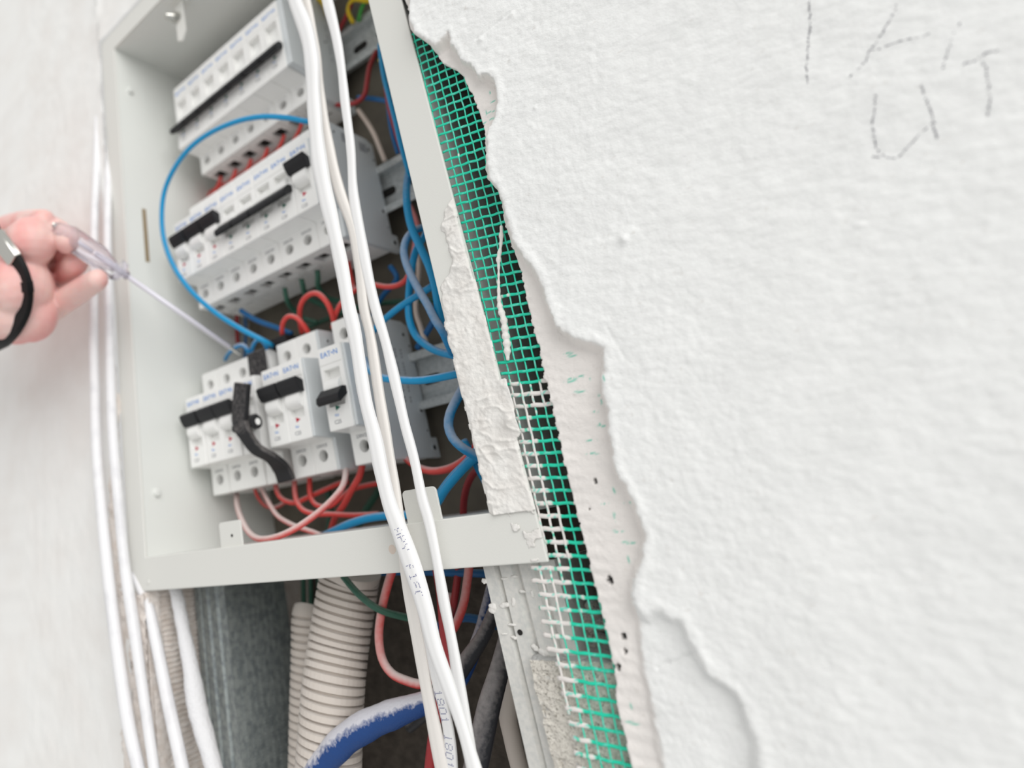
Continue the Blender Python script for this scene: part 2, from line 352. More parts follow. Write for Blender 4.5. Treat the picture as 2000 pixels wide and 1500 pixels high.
    V = np.stack([X2, Y, Z], -1).reshape(-1, 3)[used]; F = mp[F]; Cc = col.reshape(-1, 4)[used]
    me = bpy.data.meshes.new('wall_right'); me.from_pydata((V*S).tolist(), [], F.tolist())
    a = me.color_attributes.new('col', 'FLOAT_COLOR', 'POINT'); a.data.foreach_set('color', Cc.astype(np.float32).ravel())
    me.polygons.foreach_set('use_smooth', [True]*len(me.polygons)); me.materials.append(M['plaster'])
    ob = bpy.data.objects.new('wall_right', me); COL.objects.link(ob); ob['kind'] = 'structure'
    # pencil marks
    strokes = [[(1580, 0), (1582, 40), (1579, 85), (1575, 130), (1578, 162)], [(1752, 8), (1742, 30), (1728, 54), (1712, 80), (1698, 98), (1688, 122), (1672, 138), (1660, 150)], [(1700, 97), (1720, 94), (1740, 86), (1760, 80), (1790, 72), (1815, 66)],
               [(1711, 184), (1709, 210), (1704, 235), (1707, 262), (1710, 285), (1722, 302), (1740, 307), (1757, 303), (1778, 282), (1800, 258), (1820, 240)], [(1800, 165), (1808, 190), (1820, 222), (1826, 255), (1834, 280)], [(1700, 305), (1722, 306)],
               [(1876, 44), (1864, 62), (1858, 84), (1850, 105), (1840, 138)], [(1865, 134), (1885, 122), (1905, 116), (1928, 102), (1950, 98)], [(1921, 120), (1930, 150), (1933, 190), (1930, 225)]]
    Yint = YF-5.9
    b = MB(); rr = random.Random(3)
    from bisect import bisect
    def surf(x, z):
        i = min(max(bisect(list_x, x)-1, 0), len(list_x)-2); j = min(max(bisect(list_z, z)-1, 0), len(list_z)-2)
        return min(Y[j, i], Y[j+1, i], Y[j, i+1], Y[j+1, i+1])
    list_x = xs.tolist(); list_z = zs.tolist()
    for st in strokes:
        Cn = spline([W(x, y, Yint) for x, y in st], .45)
        for i in range(len(Cn)-1):
            if rr.random() < .34: continue
            a_, b_ = Cn[i], Cn[i+1]; t = (b_-a_).normalized(); n = Vector((-t.z, 0, t.x)); hw = rr.uniform(.04, .22); off = rr.uniform(-.2, .2)
            pr = []
            for p, sg in ((a_, -1), (a_, 1), (b_, 1), (b_, -1)):
                p2 = p+n*(off+sg*hw); pr.append((p2.x, surf(p2.x, p2.z)-.06, p2.z))
            b.add(pr+[(x, y+.05, z) for x, y, z in pr], [(0, 1, 2, 3), (4, 7, 6, 5), (0, 4, 5, 1), (1, 5, 6, 2), (2, 6, 7, 3), (3, 7, 4, 0)])
    pm = b.build('pencil_mark', M['pencil'], ob); pm['label'] = 'faint grey pencil scribble'
    return ob
wall_right()

# left wall: flat plaster around the left and top of the cabinet, worn at the cabinet edge
def wall_left():
    xs = np.concatenate([[-1600, -800, -400], np.arange(-200, -51.5, 2.0), [-52.5]]); zs = np.concatenate([[-1500, -600], np.arange(-400, 330, 3.0), [500, 1300]])
    v = []; f = []
    def grid(xs, zs, seed, amp):
        b = len(v); X, Z = np.meshgrid(xs, zs); h = amp*(.6*vnoise(X, Z, 7, seed)+.4*vnoise(X, Z, 3, seed+1)); e = np.exp(-((X+52)/10)**2)
        Y = YF-1.2-h*.5-1.6*e*(.5+.5*vnoise(X, Z, 9, seed+2))
        for a in range(X.shape[0]):
            for c in range(X.shape[1]): v.append((X[a, c], Y[a, c], Z[a, c]))
        n = X.shape[1]
        for a in range(X.shape[0]-1):
            for c in range(n-1): f.append((b+a*n+c, b+a*n+c+1, b+(a+1)*n+c+1, b+(a+1)*n+c))
    grid(xs, zs, 70, .8)
    grid(np.concatenate([np.arange(-52.5, 225, 3.0), [225.2]]), np.concatenate([[209.6], np.arange(212, 330, 3.0), [500, 1300]]), 75, 1.2)
    o = mesh_obj('wall_left', v, f, M['left_wall'], None, True); o['kind'] = 'structure'
wall_left()

def worn_edge():
    xs = np.linspace(0, 1, 30); zs = np.arange(-96, -420, -1.2); v = []; f = []
    L = [W(x, y, YF-2) for x, y in ((231, 810), (214, 900), (212, 1000), (218, 1150), (228, 1300), (238, 1500))]
    lz = [p.z for p in L][::-1]; lx = [p.x for p in L][::-1]
    for z in zs:
        x0 = float(np.interp(z, lz, lx)); x1 = -52.6 if z > -223.4 else -33.8
        for u in xs: v.append((x0+(x1-x0)*u, 0, z))
    A = np.array(v); n = len(xs)
    A[:, 1] = YF-2.0-1.3*np.exp(-np.tile((xs-.25)**2/.05, len(zs)))-.9*vnoise(A[:, 0], A[:, 2], 2.2, 101)-.9*vnoise(A[:, 0]*1.5, A[:, 2], 6, 102)-.4*vnoise(A[:, 0], A[:, 2], 1.1, 103)
    A[:, 1] += np.tile(2.6*np.exp(-(xs/.06)**2), len(zs))
    for a in range(len(zs)-1):
        for c in range(n-1): f.append((a*n+c, a*n+c+1, (a+1)*n+c+1, (a+1)*n+c))
    o = mesh_obj('trim_1', A.tolist(), f, M['jamb'], None, True); o['kind'] = 'structure'
worn_edge()

# niche below and around the cabinet
b = MB(); b.box(-60, 300, 172, 180, -700, 260); tag(b.build('wall_back', M['concrete']), kind='structure')
b = MB()                                       # left jamb with combed ridges
zz = -223.5; n = 0; vv = []; ff = []
ys = np.linspace(25.5, 62, 28); zs = np.arange(-223.2, -420, -.45)
Yg, Zg = np.meshgrid(ys, zs)
Xg = -33.5+.9*np.sin(2*math.pi*(Zg+.6*vnoise(Yg, Zg, 6, 90))/2.9)*sstep(33, 38, Yg)+.5*vnoise(Yg, Zg, 2, 91)-1.0*sstep(33, 36, Yg)
for a in range(Yg.shape[0]):
    for c in range(Yg.shape[1]): vv.append((Xg[a, c], Yg[a, c], Zg[a, c]))
nn = Yg.shape[1]
for a in range(Yg.shape[0]-1):
    for c in range(nn-1): ff.append((a*nn+c, a*nn+c+1, (a+1)*nn+c+1, (a+1)*nn+c))
o = mesh_obj('wall_niche', vv, ff, M['jamb'], None, True); o['kind'] = 'structure'
b = MB(); b.box(-60, -36, 26.5, 172, -700, -223.4); b.box(-52.4, -35, 24.4, 27, -700, -223.2)
tag(b.build('wall_side', M['jamb']), kind='structure')
b = MB(); b.box(258, 300, 26.4, 172, -700, 300); tag(b.build('wall_inner', M['concrete']), kind='structure')

# ------------------------------------------------------------------ green reinforcing netting
def netting():
    root = empty('plaster_netting', (238, YF+1.2, -120), 'green plaster reinforcing mesh stretched over the gap right of the cabinet', 'netting')
    V = []; F = []; Cc = []
    g1 = srgb(26, 214, 176); g2 = srgb(120, 218, 200); wh = srgb(236, 231, 227)
    rr = random.Random(2)
    thr = [W(x, y, YF+1.5) for x, y in ((1000, 742), (1012, 775), (1020, 800), (1030, 850), (1039, 875), (1052, 950), (1080, 1000), (1095, 1050), (1102, 1090), (1108, 1117), (1108, 1165), (1110, 1200), (1106, 1280), (1122, 1330), (1136, 1400), (1150, 1450), (1158, 1500))]
    tz = [p.z for p in thr][::-1]; tx = [p.x for p in thr][::-1]
    def crust(x, z, kind):                    # plaster stuck on the fibres
        if z > -156: return 0
        t = float(np.interp(z, tz, tx))+(2.6 if z > -222 else 1.0)
        if kind and z < -222: t -= 2.5
        if -170 < z < -159 and x > 232.5: return 1
        return 1 if x < t else 0
    def strand(P, wr, tr, kind):
        C = spline(P, .9); n = 6; b = len(V)
        for i, c in enumerate(C):
            cr = crust(c.x, c.z, kind); cr = 1 if (cr > .5) != (rr.random() < (.05 if cr else .006)) else 0
            k = 1+(.4 if cr else 0)+rr.uniform(-.08, .08)
            t = (C[min(i+1, len(C)-1)]-C[max(i-1, 0)]).normalized(); a1 = t.cross(Vector((0, 1, 0))).normalized()
            for j in range(n):
                th = 2*math.pi*j/n; V.append(c+a1*wr*k*math.cos(th)+Vector((0, 1, 0))*tr*k*math.sin(th))
                if cr: Cc.append(wh if rr.random() > .12 else g2)
                else:
                    q = rr.random(); Cc.append(g2 if q < (.28 if kind else .12) else (wh if q < .05 and False else g1))
        L = len(C)
        for i in range(L-1):
            for j in range(n): F.append((b+i*n+j, b+i*n+(j+1) % n, b+(i+1)*n+(j+1) % n, b+(i+1)*n+j))
        F.append(tuple(b+j for j in range(n-1, -1, -1))); F.append(tuple(b+(L-1)*n+j for j in range(n)))
    yn = YF+1.9
    lim = lambda z: 223.9 if z > -223.5 else 216.8+.035*(z+223)*-1*0
    for k in range(-7, 5):
        P = []; z = 22
        while z > -300:
            x = nx(k, z)+.06*math.sin(z*.3+k)
            if x > lim(z) and x < 249.5: P.append(Vector((x, yn+.25*math.sin(math.pi*z/ROWP), z)))
            elif len(P) > 1: strand(P, .35, .28, 1); P = []
            else: P = []
            z -= ROWP/2
        if len(P) > 1: strand(P, .35, .28, 1)
    for j in range(-17, 54):
        x0 = 224.0; zc = nz(j, 230)
        if zc < -223.8: x0 = 215.6+rr.uniform(-.6, 1.6)+(zc+223)*.018
        P = []; x = x0
        while x < 249: P.append(Vector((x, yn+.2*math.cos(math.pi*x/COLP), nz(j, x)+.12*math.sin(x+j)))); x += 1.9
        strand(P, .62, .30, 0)
    me = bpy.data.meshes.new('fibre_grid'); me.from_pydata([(v-Vector((238, YF+1.2, -120)))*S for v in V], [], F)
    a = me.color_attributes.new('col', 'FLOAT_COLOR', 'POINT'); a.data.foreach_set('color', np.array(Cc, np.float32).ravel())
    me.polygons.foreach_set('use_smooth', [True]*len(me.polygons)); me.materials.append(M['net'])
    o = bpy.data.objects.new('fibre_grid', me); COL.objects.link(o); o.parent = root
    # a run of plaster over the netting
    P = [(979, 441, .5), (979, 462, .9), (978, 480, .6), (974, 505, 1.0), (974, 525, .5), (974, 560, .6), (975, 590, .9), (978, 605, 1.2), (984, 625, 1.3), (987, 650, 1.4), (990, 670, 1.5), (991, 690, 1.2), (992, 704, .5)]
    C = []; R = []
    for (x, y, r) in P: C.append(W(x, y, YF+.6)-Vector((238, YF+1.2, -120))); R.append(r)
    CR = spline([Vector((*c, r)) for c, r in zip(C, R)], .8)
    v, f = tube_geo([Vector(c[:3]) for c in CR], [c[3]*(1+.2*math.sin(i*1.7)) for i, c in enumerate(CR)], 10)
    d = mesh_obj('plaster_drip', v, f, M['plaster_plain'], root, True); d['label'] = 'dried run of white plaster'
netting()

# ------------------------------------------------------------------ distribution cabinet
XL, XR, XLO, XRO, ZB, ZBI, ZT, ZTO = -33.0, 206.4, -52.1, 224.6, -222.5, -203.5, 189.8, 208.9
YB = 139.0
cab = empty('distribution_cabinet', (86, YF, ZB), 'pale grey sheet metal distribution cabinet without door, set in the wall', 'cabinet')
OC = Vector((86, YF, ZB))
def cpart(b, name, m, bevel=0, smooth=False, label=None):
    b.v = [tuple(Vector(v)-OC) for v in b.v]; o = b.build(name, m, cab, bevel, smooth)
    if label: o['label'] = label
    return o
b = MB()                                       # flange
v = [(XLO, 0, ZB), (XRO, 0, ZB), (XRO, 0, ZTO), (XLO, 0, ZTO), (XL, 0, ZBI), (XR, 0, ZBI), (XR, 0, ZT), (XL, 0, ZT)]
V = [(x, YF, z) for x, _, z in v]+[(x, YF+1.6, z) for x, _, z in v]
F = [(0, 1, 5, 4), (1, 2, 6, 5), (2, 3, 7, 6), (3, 0, 4, 7)]; F += [tuple(i+8 for i in reversed(q)) for q in F]
F += [(0, 8, 9, 1), (1, 9, 10, 2), (2, 10, 11, 3), (3, 11, 8, 0), (4, 5, 13, 12), (5, 6, 14, 13), (6, 7, 15, 14), (7, 4, 12, 15)]
b.add(V, F); cpart(b, 'front_flange', M['paint'], bevel=.5)
b = MB(); t = 1.2                              # body
b.box(XL-t, XL, YF+1.6, YB, ZBI-t, ZT+t); b.box(222.3, 223.5, YF+1.6, YB, ZBI-t, ZT+t)
b.box(XL, 222.3, YF+1.6, YB, ZBI-t, ZBI); b.box(XL, 222.3, YF+1.6, YB, ZT, ZT+t)
cpart(b, 'body', M['paint_in'])
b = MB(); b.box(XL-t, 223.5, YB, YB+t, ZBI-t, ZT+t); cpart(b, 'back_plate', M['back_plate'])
# seam line and stain on the flange
p = W(940, 999, YF); b = MB(); b.box(206.4, 224.7, YF-.06, YF+.4, p.z-.25, p.z+.05); cpart(b, 'corner_seam', M['rust'])
p = W(766, 1073, YF); b = MB(); b.cyl((p.x, YF-.06, p.z), (0, 1, 0), 1.9, .3, 24); cpart(b, 'plug_spot', M['tan'])
def rrect(x0, x1, z0, z1, r, n=5):
    out = []
    for cx, cz, a0 in ((x1-r, z1-r, 0), (x0+r, z1-r, 90), (x0+r, z0+r, 180), (x1-r, z0+r, 270)):
        for k in range(n+1): a = math.radians(a0+90*k/n); out.append((cx+r*math.cos(a), cz+r*math.sin(a)))
    return out
# tabs standing up behind the lower bar
p = W(434, 1070, YF+3); q = W(476, 1066, YF+3); t_ = W(455, 1017, YF+3)
o = cpart(MB().prismy(rrect(p.x, q.x, ZBI-3, t_.z, 1.6), YF+2.2, YF+3.4), 'mounting_tab', M['paint'], .2)
c = W(453, 1046, YF+2.1); cpart(MB().cyl((c.x, YF+2.0, c.z), (0, 1, 0), .8, .5, 14), 'tab_hole', M['dark'])
p = W(797, 1015, YF+3); q = W(864, 1010, YF+3); t_ = W(830, 952, YF+3)
cpart(MB().prismy(rrect(p.x, q.x, ZBI-3, t_.z, 2.0), YF+2.2, YF+3.4), 'mounting_tab', M['paint'], .2)
# lug with bolt hanging from the roof
e = W(344, 40, YF+12)
b = MB(); b.box(e.x-1.5, e.x+12, YF+8, YF+20, ZT-1.2, ZT+.2); cpart(b, 'roof_bracket', M['paint'])
b = MB(); c0 = W(352, 62, YF+12); b.prismy([(c0.x-4, ZT), (c0.x+6, ZT), (c0.x+6, c0.z-3), (c0.x+1, c0.z-9), (c0.x-4, c0.z-6)], YF+12, YF+13.2); cpart(b, 'roof_tab', M['paint'], .2)
b = MB(); c1 = W(338, 35, YF+9); b.cyl((c1.x+3, YF+14, c1.z), (-.4, -1, 0), 4.2, 6, 6); b.cyl((c1.x+.8, YF+8.6, c1.z), (-.4, -1, 0), 3.0, 6, 18, 2.4); cpart(b, 'roof_bolt', M['steel'], .3)
# slot and pressed nubs in the left side
p = WX(281, 408, XL+.1); q = WX(290, 512, XL+.1)
b = MB(); b.box(XL-.4, XL+.15, p.y-1.8, p.y+1.8, q.z, p.z); cpart(b, 'side_slot', M['rust'])
for (px, py) in ((253, 178), (305, 962)):
    p = WX(px, py, XL); b = MB(); b.cyl((XL-.5, p.y, p.z), (1, 0, 0), 3.0, 3.0, 16, 2.4); cpart(b, 'side_nub', M['paint_in'], .4, True)
p = W(290, 1137, YF); cpart(MB().cyl((p.x, YF-.5, p.z), (0, 1, 0), 1.2, .7, 14), 'flange_dimple', M['paint'])

# mounting rails
def rail(y, z, x0, x1, name='mounting_rail'):
    b = MB(); th = 1.2; D = 7.5
    prof = [(y, z+17.5), (y, z+12.5), (y+D, z+12.5), (y+D, z-12.5), (y, z-12.5), (y, z-17.5), (y+th, z-17.5), (y+th, z-12.5-th*0), (y+D+th, z-12.5-th), (y+D+th, z+12.5+th), (y+th, z+12.5+th), (y+th, z+17.5)]
    prof = [(y, z+17.5), (y, z+12.5), (y+D, z+12.5), (y+D, z-12.5), (y, z-12.5), (y, z-17.5), (y+th, z-17.5), (y+th, z-13.7), (y+D+th, z-13.7), (y+D+th, z+13.7), (y+th, z+13.7), (y+th, z+17.5)]
    b.prism(prof, x0, x1)
    r = cpart(b, name, M['zinc'], .25)
    x = x1-9
    s = MB(); ss = []
    while x > x0+150:
        poly = rrect(x-6.5, x+6.5, z-3, z+3, 2.9); s.prismy(poly, y+D-.12, y+D+.4); x -= 22
    s.v = [tuple(Vector(v_)-OC) for v_ in s.v]; so = s.build('rail_slot', M['dark'], r)
    return r
RY = {1: 126.0, 2: 119.5, 3: 122.5}
RZ = {1: 128.5, 2: 3.0, 3: -125.5}
for k in (1, 2, 3): rail(RY[k], RZ[k], XL+2, XR-1)

# plaster smeared over the right bar of the flange
def smear():
    xs = np.arange(XR-.4, XRO+3.4, .4); zs = np.arange(-222.0, -60, .45); X, Z = np.meshgrid(xs, zs)
    L = [(885, 385), (868, 410), (862, 445), (872, 480), (884, 505), (876, 535), (858, 560), (862, 590), (870, 620), (866, 640)]
    lp = [W(x, y, YF) for x, y in L]; lz = np.array([p.z for p in lp])[::-1]; lx = np.array([p.x for p in lp])[::-1]
    left = np.interp(Z, lz, lx); left = np.where(Z < lz[0], XR-.6, left); left = np.where(Z > lz[-1], 400, left)
    left = np.where(Z < -204.5, 213.5+2*vnoise(X, Z, 6, 8)+np.where(Z < -214, 5, 0), left)
    right = XRO+.4+.5*vnoise(X*0, Z, 5, 6)
    for px, py, rx, rz in ((990, 752, 3.4, 3.2), (1003, 822, 4.2, 7), (1000, 780, 3.5, 4), (1048, 1040, .6, 3), (1050, 1075, 1.2, 4)):
        p = W(px, py, YF-1); right = np.maximum(right, np.where(np.abs(Z-p.z) < rz, p.x+rx*np.sqrt(np.clip(1-((Z-p.z)/rz)**2, 0, 1))-1.2, 0))
    d = np.minimum((X-left+.8*vnoise(X, Z, 2.5, 9)), (right-X)*1.3)
    a = np.clip(vnoise(X, Z*1.0, 11, 10)+.55+.5*(Z < -160), 0, 1)
    ridge = np.abs(vnoise(X*.7+Z*.35, Z*1.3, 4.5, 15)); ridge = np.exp(-(ridge/.16)**2)
    h = (.35+.5*a+.55*ridge*a+.25*vnoise(X, Z, 2.2, 17)+.15*vnoise(X, Z, 1, 18))*sstep(0, 1.6, d)+.05
    for px, py, hh, rr in ((990, 752, 1.2, 3.2), (1000, 820, 1.6, 4.5), (905, 520, .8, 4), (900, 600, .7, 5)):
        p = W(px, py, YF-1); h += hh*np.exp(-((X-p.x)**2+(Z-p.z)**2)/rr**2)*(d > 0)
    ok = d > 0
    fl = (Z < -204.5) & (vnoise(X, Z, 3, 19)+.5*vnoise(X, Z, 1.4, 20) < .05)
    ok &= ~fl; h = np.where(Z < -204.5, h*.45, h)
    ny, n = X.shape; idx = np.arange(ny*n).reshape(ny, n); c4 = ok[:-1, :-1] & ok[1:, :-1] & ok[:-1, 1:] & ok[1:, 1:]
    q = np.stack([idx[:-1, :-1], idx[:-1, 1:], idx[1:, 1:], idx[1:, :-1]], -1)[c4]
    used = np.unique(q); mp = -np.ones(ny*n, int); mp[used] = np.arange(len(used)); q = mp[q]
    fr = np.stack([X, YF-h, Z], -1).reshape(-1, 3)[used]
    V = [tuple(Vector(p)-OC) for p in fr]
    o = mesh_obj('plaster_smear', V, q.tolist(), M['plaster_plain'], cab, True); o['label'] = 'rough dried plaster smeared over the right bar'
    md = o.modifiers.new('s', 'SOLIDIFY'); md.thickness = .25*S; md.offset = -1
smear()

# ------------------------------------------------------------------ circuit breakers
def breaker_proto(nz0, nz1, bz, nd, bd, side_mat=None):
    """one pole, local origin at the middle of the terminal face; nose towards -y"""
    hw = 8.65; e = bpy.data.objects.new('circuit_breaker', None); COL.objects.link(e); e.empty_display_size = .01
    b = MB()
    b.prism([(0, -bz), (0, nz0-.6), (-1.0, nz0), (-nd, nz0+.8), (-nd, nz1-.8), (-1.0, nz1), (0, nz1+.6), (0, bz), (bd-6, bz), (bd, bz-4), (bd, -bz), ], -hw, hw)
    body = b.build('body', M['abs'], e, bevel=.7)
    c = MB()
    for z in (bz-9.5, -bz+9.5): c.cyl((0, -1, z), (0, 1, 0), 3.5, 9, 28)
    for x in (-3.6, 3.6): pass
    c.box(-5.0, 5.0, 8, 20, -bz-1, -bz+5)                          # conductor entry below
    c.box(-5.0, 5.0, 8, 20, bz-5, bz+1)
    c.box(-5.8, 5.8, -nd-1, -nd+4.5, -10.5, 10.5)                   # rocker opening
    c.box(-4.2, 4.2, 26, 28, -bz-1, -bz+1.5)
    c.prism([(-nd-1, 13.6), (-nd+.5, 13.6), (-nd+.5, 13.2), (-nd-1, 13.2)], -hw-1, hw+1)
    cu = c.build('cut', None); boolean(body, cu)
    d = MB(); d.box(-4.9, 4.9, 9, 19.9, -bz+3, -bz+4.9); d.box(-4.1, 4.1, 26.1, 27.9, -bz+.7, -bz+1.4); d.build('conductor_entry', M['dark'], e)
    for z in (bz-9.5, -bz+9.5):
        s_ = MB(); s_.cyl((0, 7.0, z), (0, 1, 0), 3.45, 2, 24); sc = s_.build('terminal_screw', M['screw'], e)
        s2 = MB(); s2.box(-.45, .45, 6.7, 7.1, z-2.8, z+2.8); s2.build('screw_slot', M['dark'], sc)
    cr = MB(); cr.cyl((-5.6, -nd+(4.6 if nz0 < -28 else 1.8), -6 if nz0 < -28 else 0), (1, 0, 0), 5.2, 11.2, 26); cr.build('rocker', M['abs'], e, .3, False)
    text_obj('maker_logo', 'EAT•N', 4.3, M['blue_ink'], e, (0, -nd-.05, min(nz1-4.2, 19)), sx=1.05)
    for z, s_, txt in ((-15.5, 1.9, 'PL6'), (-19.2, 3.0, 'C25'),):
        if nz0 < -28: z -= 6
        text_obj('printed_rating', txt, s_, M['grey_ink'] if txt == 'C25' else M['blue_ink'], e, (-1.5, -nd-.03, z))
    text_obj('terminal_marking', '230V/25', 2.6, M['grey_ink'], e, (0, -.03, -bz+15.2))
    return e
def add_state(e, nd, up, red, nz0):
    sg = 1 if up else -1
    b = MB(); hw = 8.2
    dz = -10 if nz0 < -28 else 0
    if up: b.prism([(-nd+.5, 10.5), (-nd-5.5, 12.5), (-nd-7.0, 11.0), (-nd-6, 7.4), (-nd-3.6, 3.6), (-nd+1, 3.5)], -hw, hw)
    else: b.prism([(-nd+.5, -5.5+dz), (-nd-6.5, -10.0+dz), (-nd-8.5, -8.4+dz), (-nd-8.0, -5.6+dz), (-nd-3.0, -1.0+dz), (-nd+1, -1+dz)], -hw, hw)
    b.build('lever', M['black'], e, .45)
    z = -11.5 if nz0 > -28 else -18.2
    t = MB(); t.prismy([(-1.7, z+1.4), (1.9, z), (-1.5, z-1.5)], -nd-.12, -nd+.2); t.build('state_indicator', M['red_ink' if red else 'green_ink'], e)
protos = {}
def copy_tree(o, parent=None):
    c = o.copy(); COL.objects.link(c)
    if parent: c.parent = parent
    for ch in list(o.children): copy_tree(ch, c)
    return c
def place_breaker(key, loc, label, group, tilt=0):
    par = {'t': (-32.5, 27, 48.5, 20.7, 42), 'm': (-23.3, 24.3, 41.5, 16.5, 49), 'b': (-24.2, 24.3, 42.2, 17, 46)}[key[0]]
    if key not in protos:
        e = breaker_proto(*par); add_state(e, par[3], 'u' in key, 'r' in key, par[0]); protos[key] = e
    else: e = copy_tree(protos[key])
    e.location = Vector(loc)*S; e.rotation_euler = (0, 0, 0)
    tag(e, label, 'circuit breaker', group); return e
ordn = ['leftmost', 'second from left', 'third from left', 'fourth from left', 'fifth from left', 'sixth from left', 'seventh from left', 'eighth from left']
for i in range(7):
    place_breaker('tdg', (17.5*i, 84.3, 122.5), f'white circuit breaker with lever down in the top row, {ordn[i]}', 'circuit breakers in the top row')
st = ['mur', 'mur', 'mur', 'mdg', 'mdg', 'mdg', 'mdg', 'mur']
lab = ['with lever up at the left end of the middle row', 'with lever up, second from left in the middle row', 'with lever up, third from left in the middle row', 'with lever down, fourth from left in the middle row',
       'with lever down, fifth from left in the middle row', 'with lever down, sixth from left in the middle row', 'with lever down, second from right end of the middle row', 'with lever up at the right end of the middle row']
for i in range(8):
    x = -3.3+17.5*i-(1.1 if i > 5 else 0)
    place_breaker(st[i], (x, 70.5, 0), 'white circuit breaker '+lab[i], 'circuit breakers in the middle row')
R3 = [(-15.55, 0, 'bur', 'with lever up at the left end of the bottom row'), (2.5, 0, 'bur', 'with lever up, second from left in the bottom row'), (19.4, 0, 'bur', 'with lever up beside the black strap in the bottom row'),
      (37.0, 1.5, 'bdg', 'mostly hidden behind the black strap, bottom row'), (61.6, 1.2, 'bur', 'with lever up just right of the black strap in the bottom row'), (78.94, 1.2, 'bur', 'with lever up, second right of the black strap in the bottom row'),
      (111.46, -.6, 'bdg', 'with black lever down at the right end of the bottom row')]
for x, dy, k, l in R3:
    place_breaker(k, (x, 76.7+dy, -129), 'white circuit breaker '+l, 'circuit breakers in the bottom row')
# the side plates visible at the right ends: thin grey plates standing for the breakers' own sides
def end_block(x0, x1, yf, yn, yb, zc, bz, nz0, nz1, label, clip=True, code=False):
    e = empty('breaker_side_plate', ((x0+x1)/2, yf, zc), label, 'side plate', None); O = Vector(((x0+x1)/2, yf, zc))
    def P(b, name, m, bev=0):
        b.v = [tuple(Vector(v)-O) for v in b.v]; return b.build(name, m, e, bev)
    b = MB(); b.prism([(yf, zc-bz), (yf, zc+nz0), (yn, zc+nz0+1), (yn, zc+nz1-1), (yf, zc+nz1), (yf, zc+bz), (yb-6, zc+bz), (yb, zc+bz-3), (yb, zc-bz+12), (yb+6, zc-bz+12), (yb+6, zc-bz), ], x0, x1)
    P(b, 'body', M['abs_grey'], .6)
    for (y, z, r) in ((yf+8, zc+bz-7, 1.1), (yb-7, zc+bz-9, 1.5), (yb-3, zc+bz-16, 1.0), (yf+3, zc+nz0+4, 1.3), (yb-5, zc-14, 1.6), (yb-3, zc-bz+16, .8), (yb+1, zc-bz+6, 1.9), (yf+22, zc+6, 1.2)):
        r_ = P(MB().cyl((x1-.15, y, z), (1, 0, 0), r*1.5, .35, 18), 'rivet_boss', M['abs_grey'])
        b2 = MB().cyl((x1+.1, y, z), (1, 0, 0), r*.8, .18, 14); b2.v = [tuple(Vector(v)-O) for v in b2.v]; b2.build('rivet_hole', M['dark'], r_)
    if code:
        for k, (y, z) in enumerate(((yf+16, zc+bz-8), (yf+34, zc+bz-9))):
            b = MB(); x = 0
            for q in range(9): b.box(x1, x1+.1, y+q*.9, y+q*.9+(.5 if q % 3 else .3), z-3.5, z+3.5)
            P(b, 'bar_code', M['grey_ink'])
    else:
        for k in range(3):
            b = MB(); yy = yf+26+6*k
            for q in range(16):
                if q % 5 != 3: b.box(x1, x1+.1, yy, yy+1.0, zc+22-q*2.1, zc+23.3-q*2.1)
            P(b, 'side_print', M['grey_ink'])
    return e
end_block(113.8, 118.6, 84.3, 63.9, 122, 122.5, 48.5, -32, 27, 'pale grey breaker side plate closing the right end of the top breaker row', code=False)
end_block(126.8, 130.2, 70.5, 54.3, 121, 0, 41.5, -23, 24, 'pale grey breaker side plate with bar code at the right end of the middle breaker row', code=True)
end_block(120.2, 122.2, 76.2, 60.4, 128, -129, 42.2, -24, 24, 'pale grey breaker side plate closing the right end of the bottom breaker row')
end_block(87.7, 90.0, 78.0, 61.2, 118, -129, 42.2, -24, 24, 'pale grey side cover beside the two breakers right of the black strap')

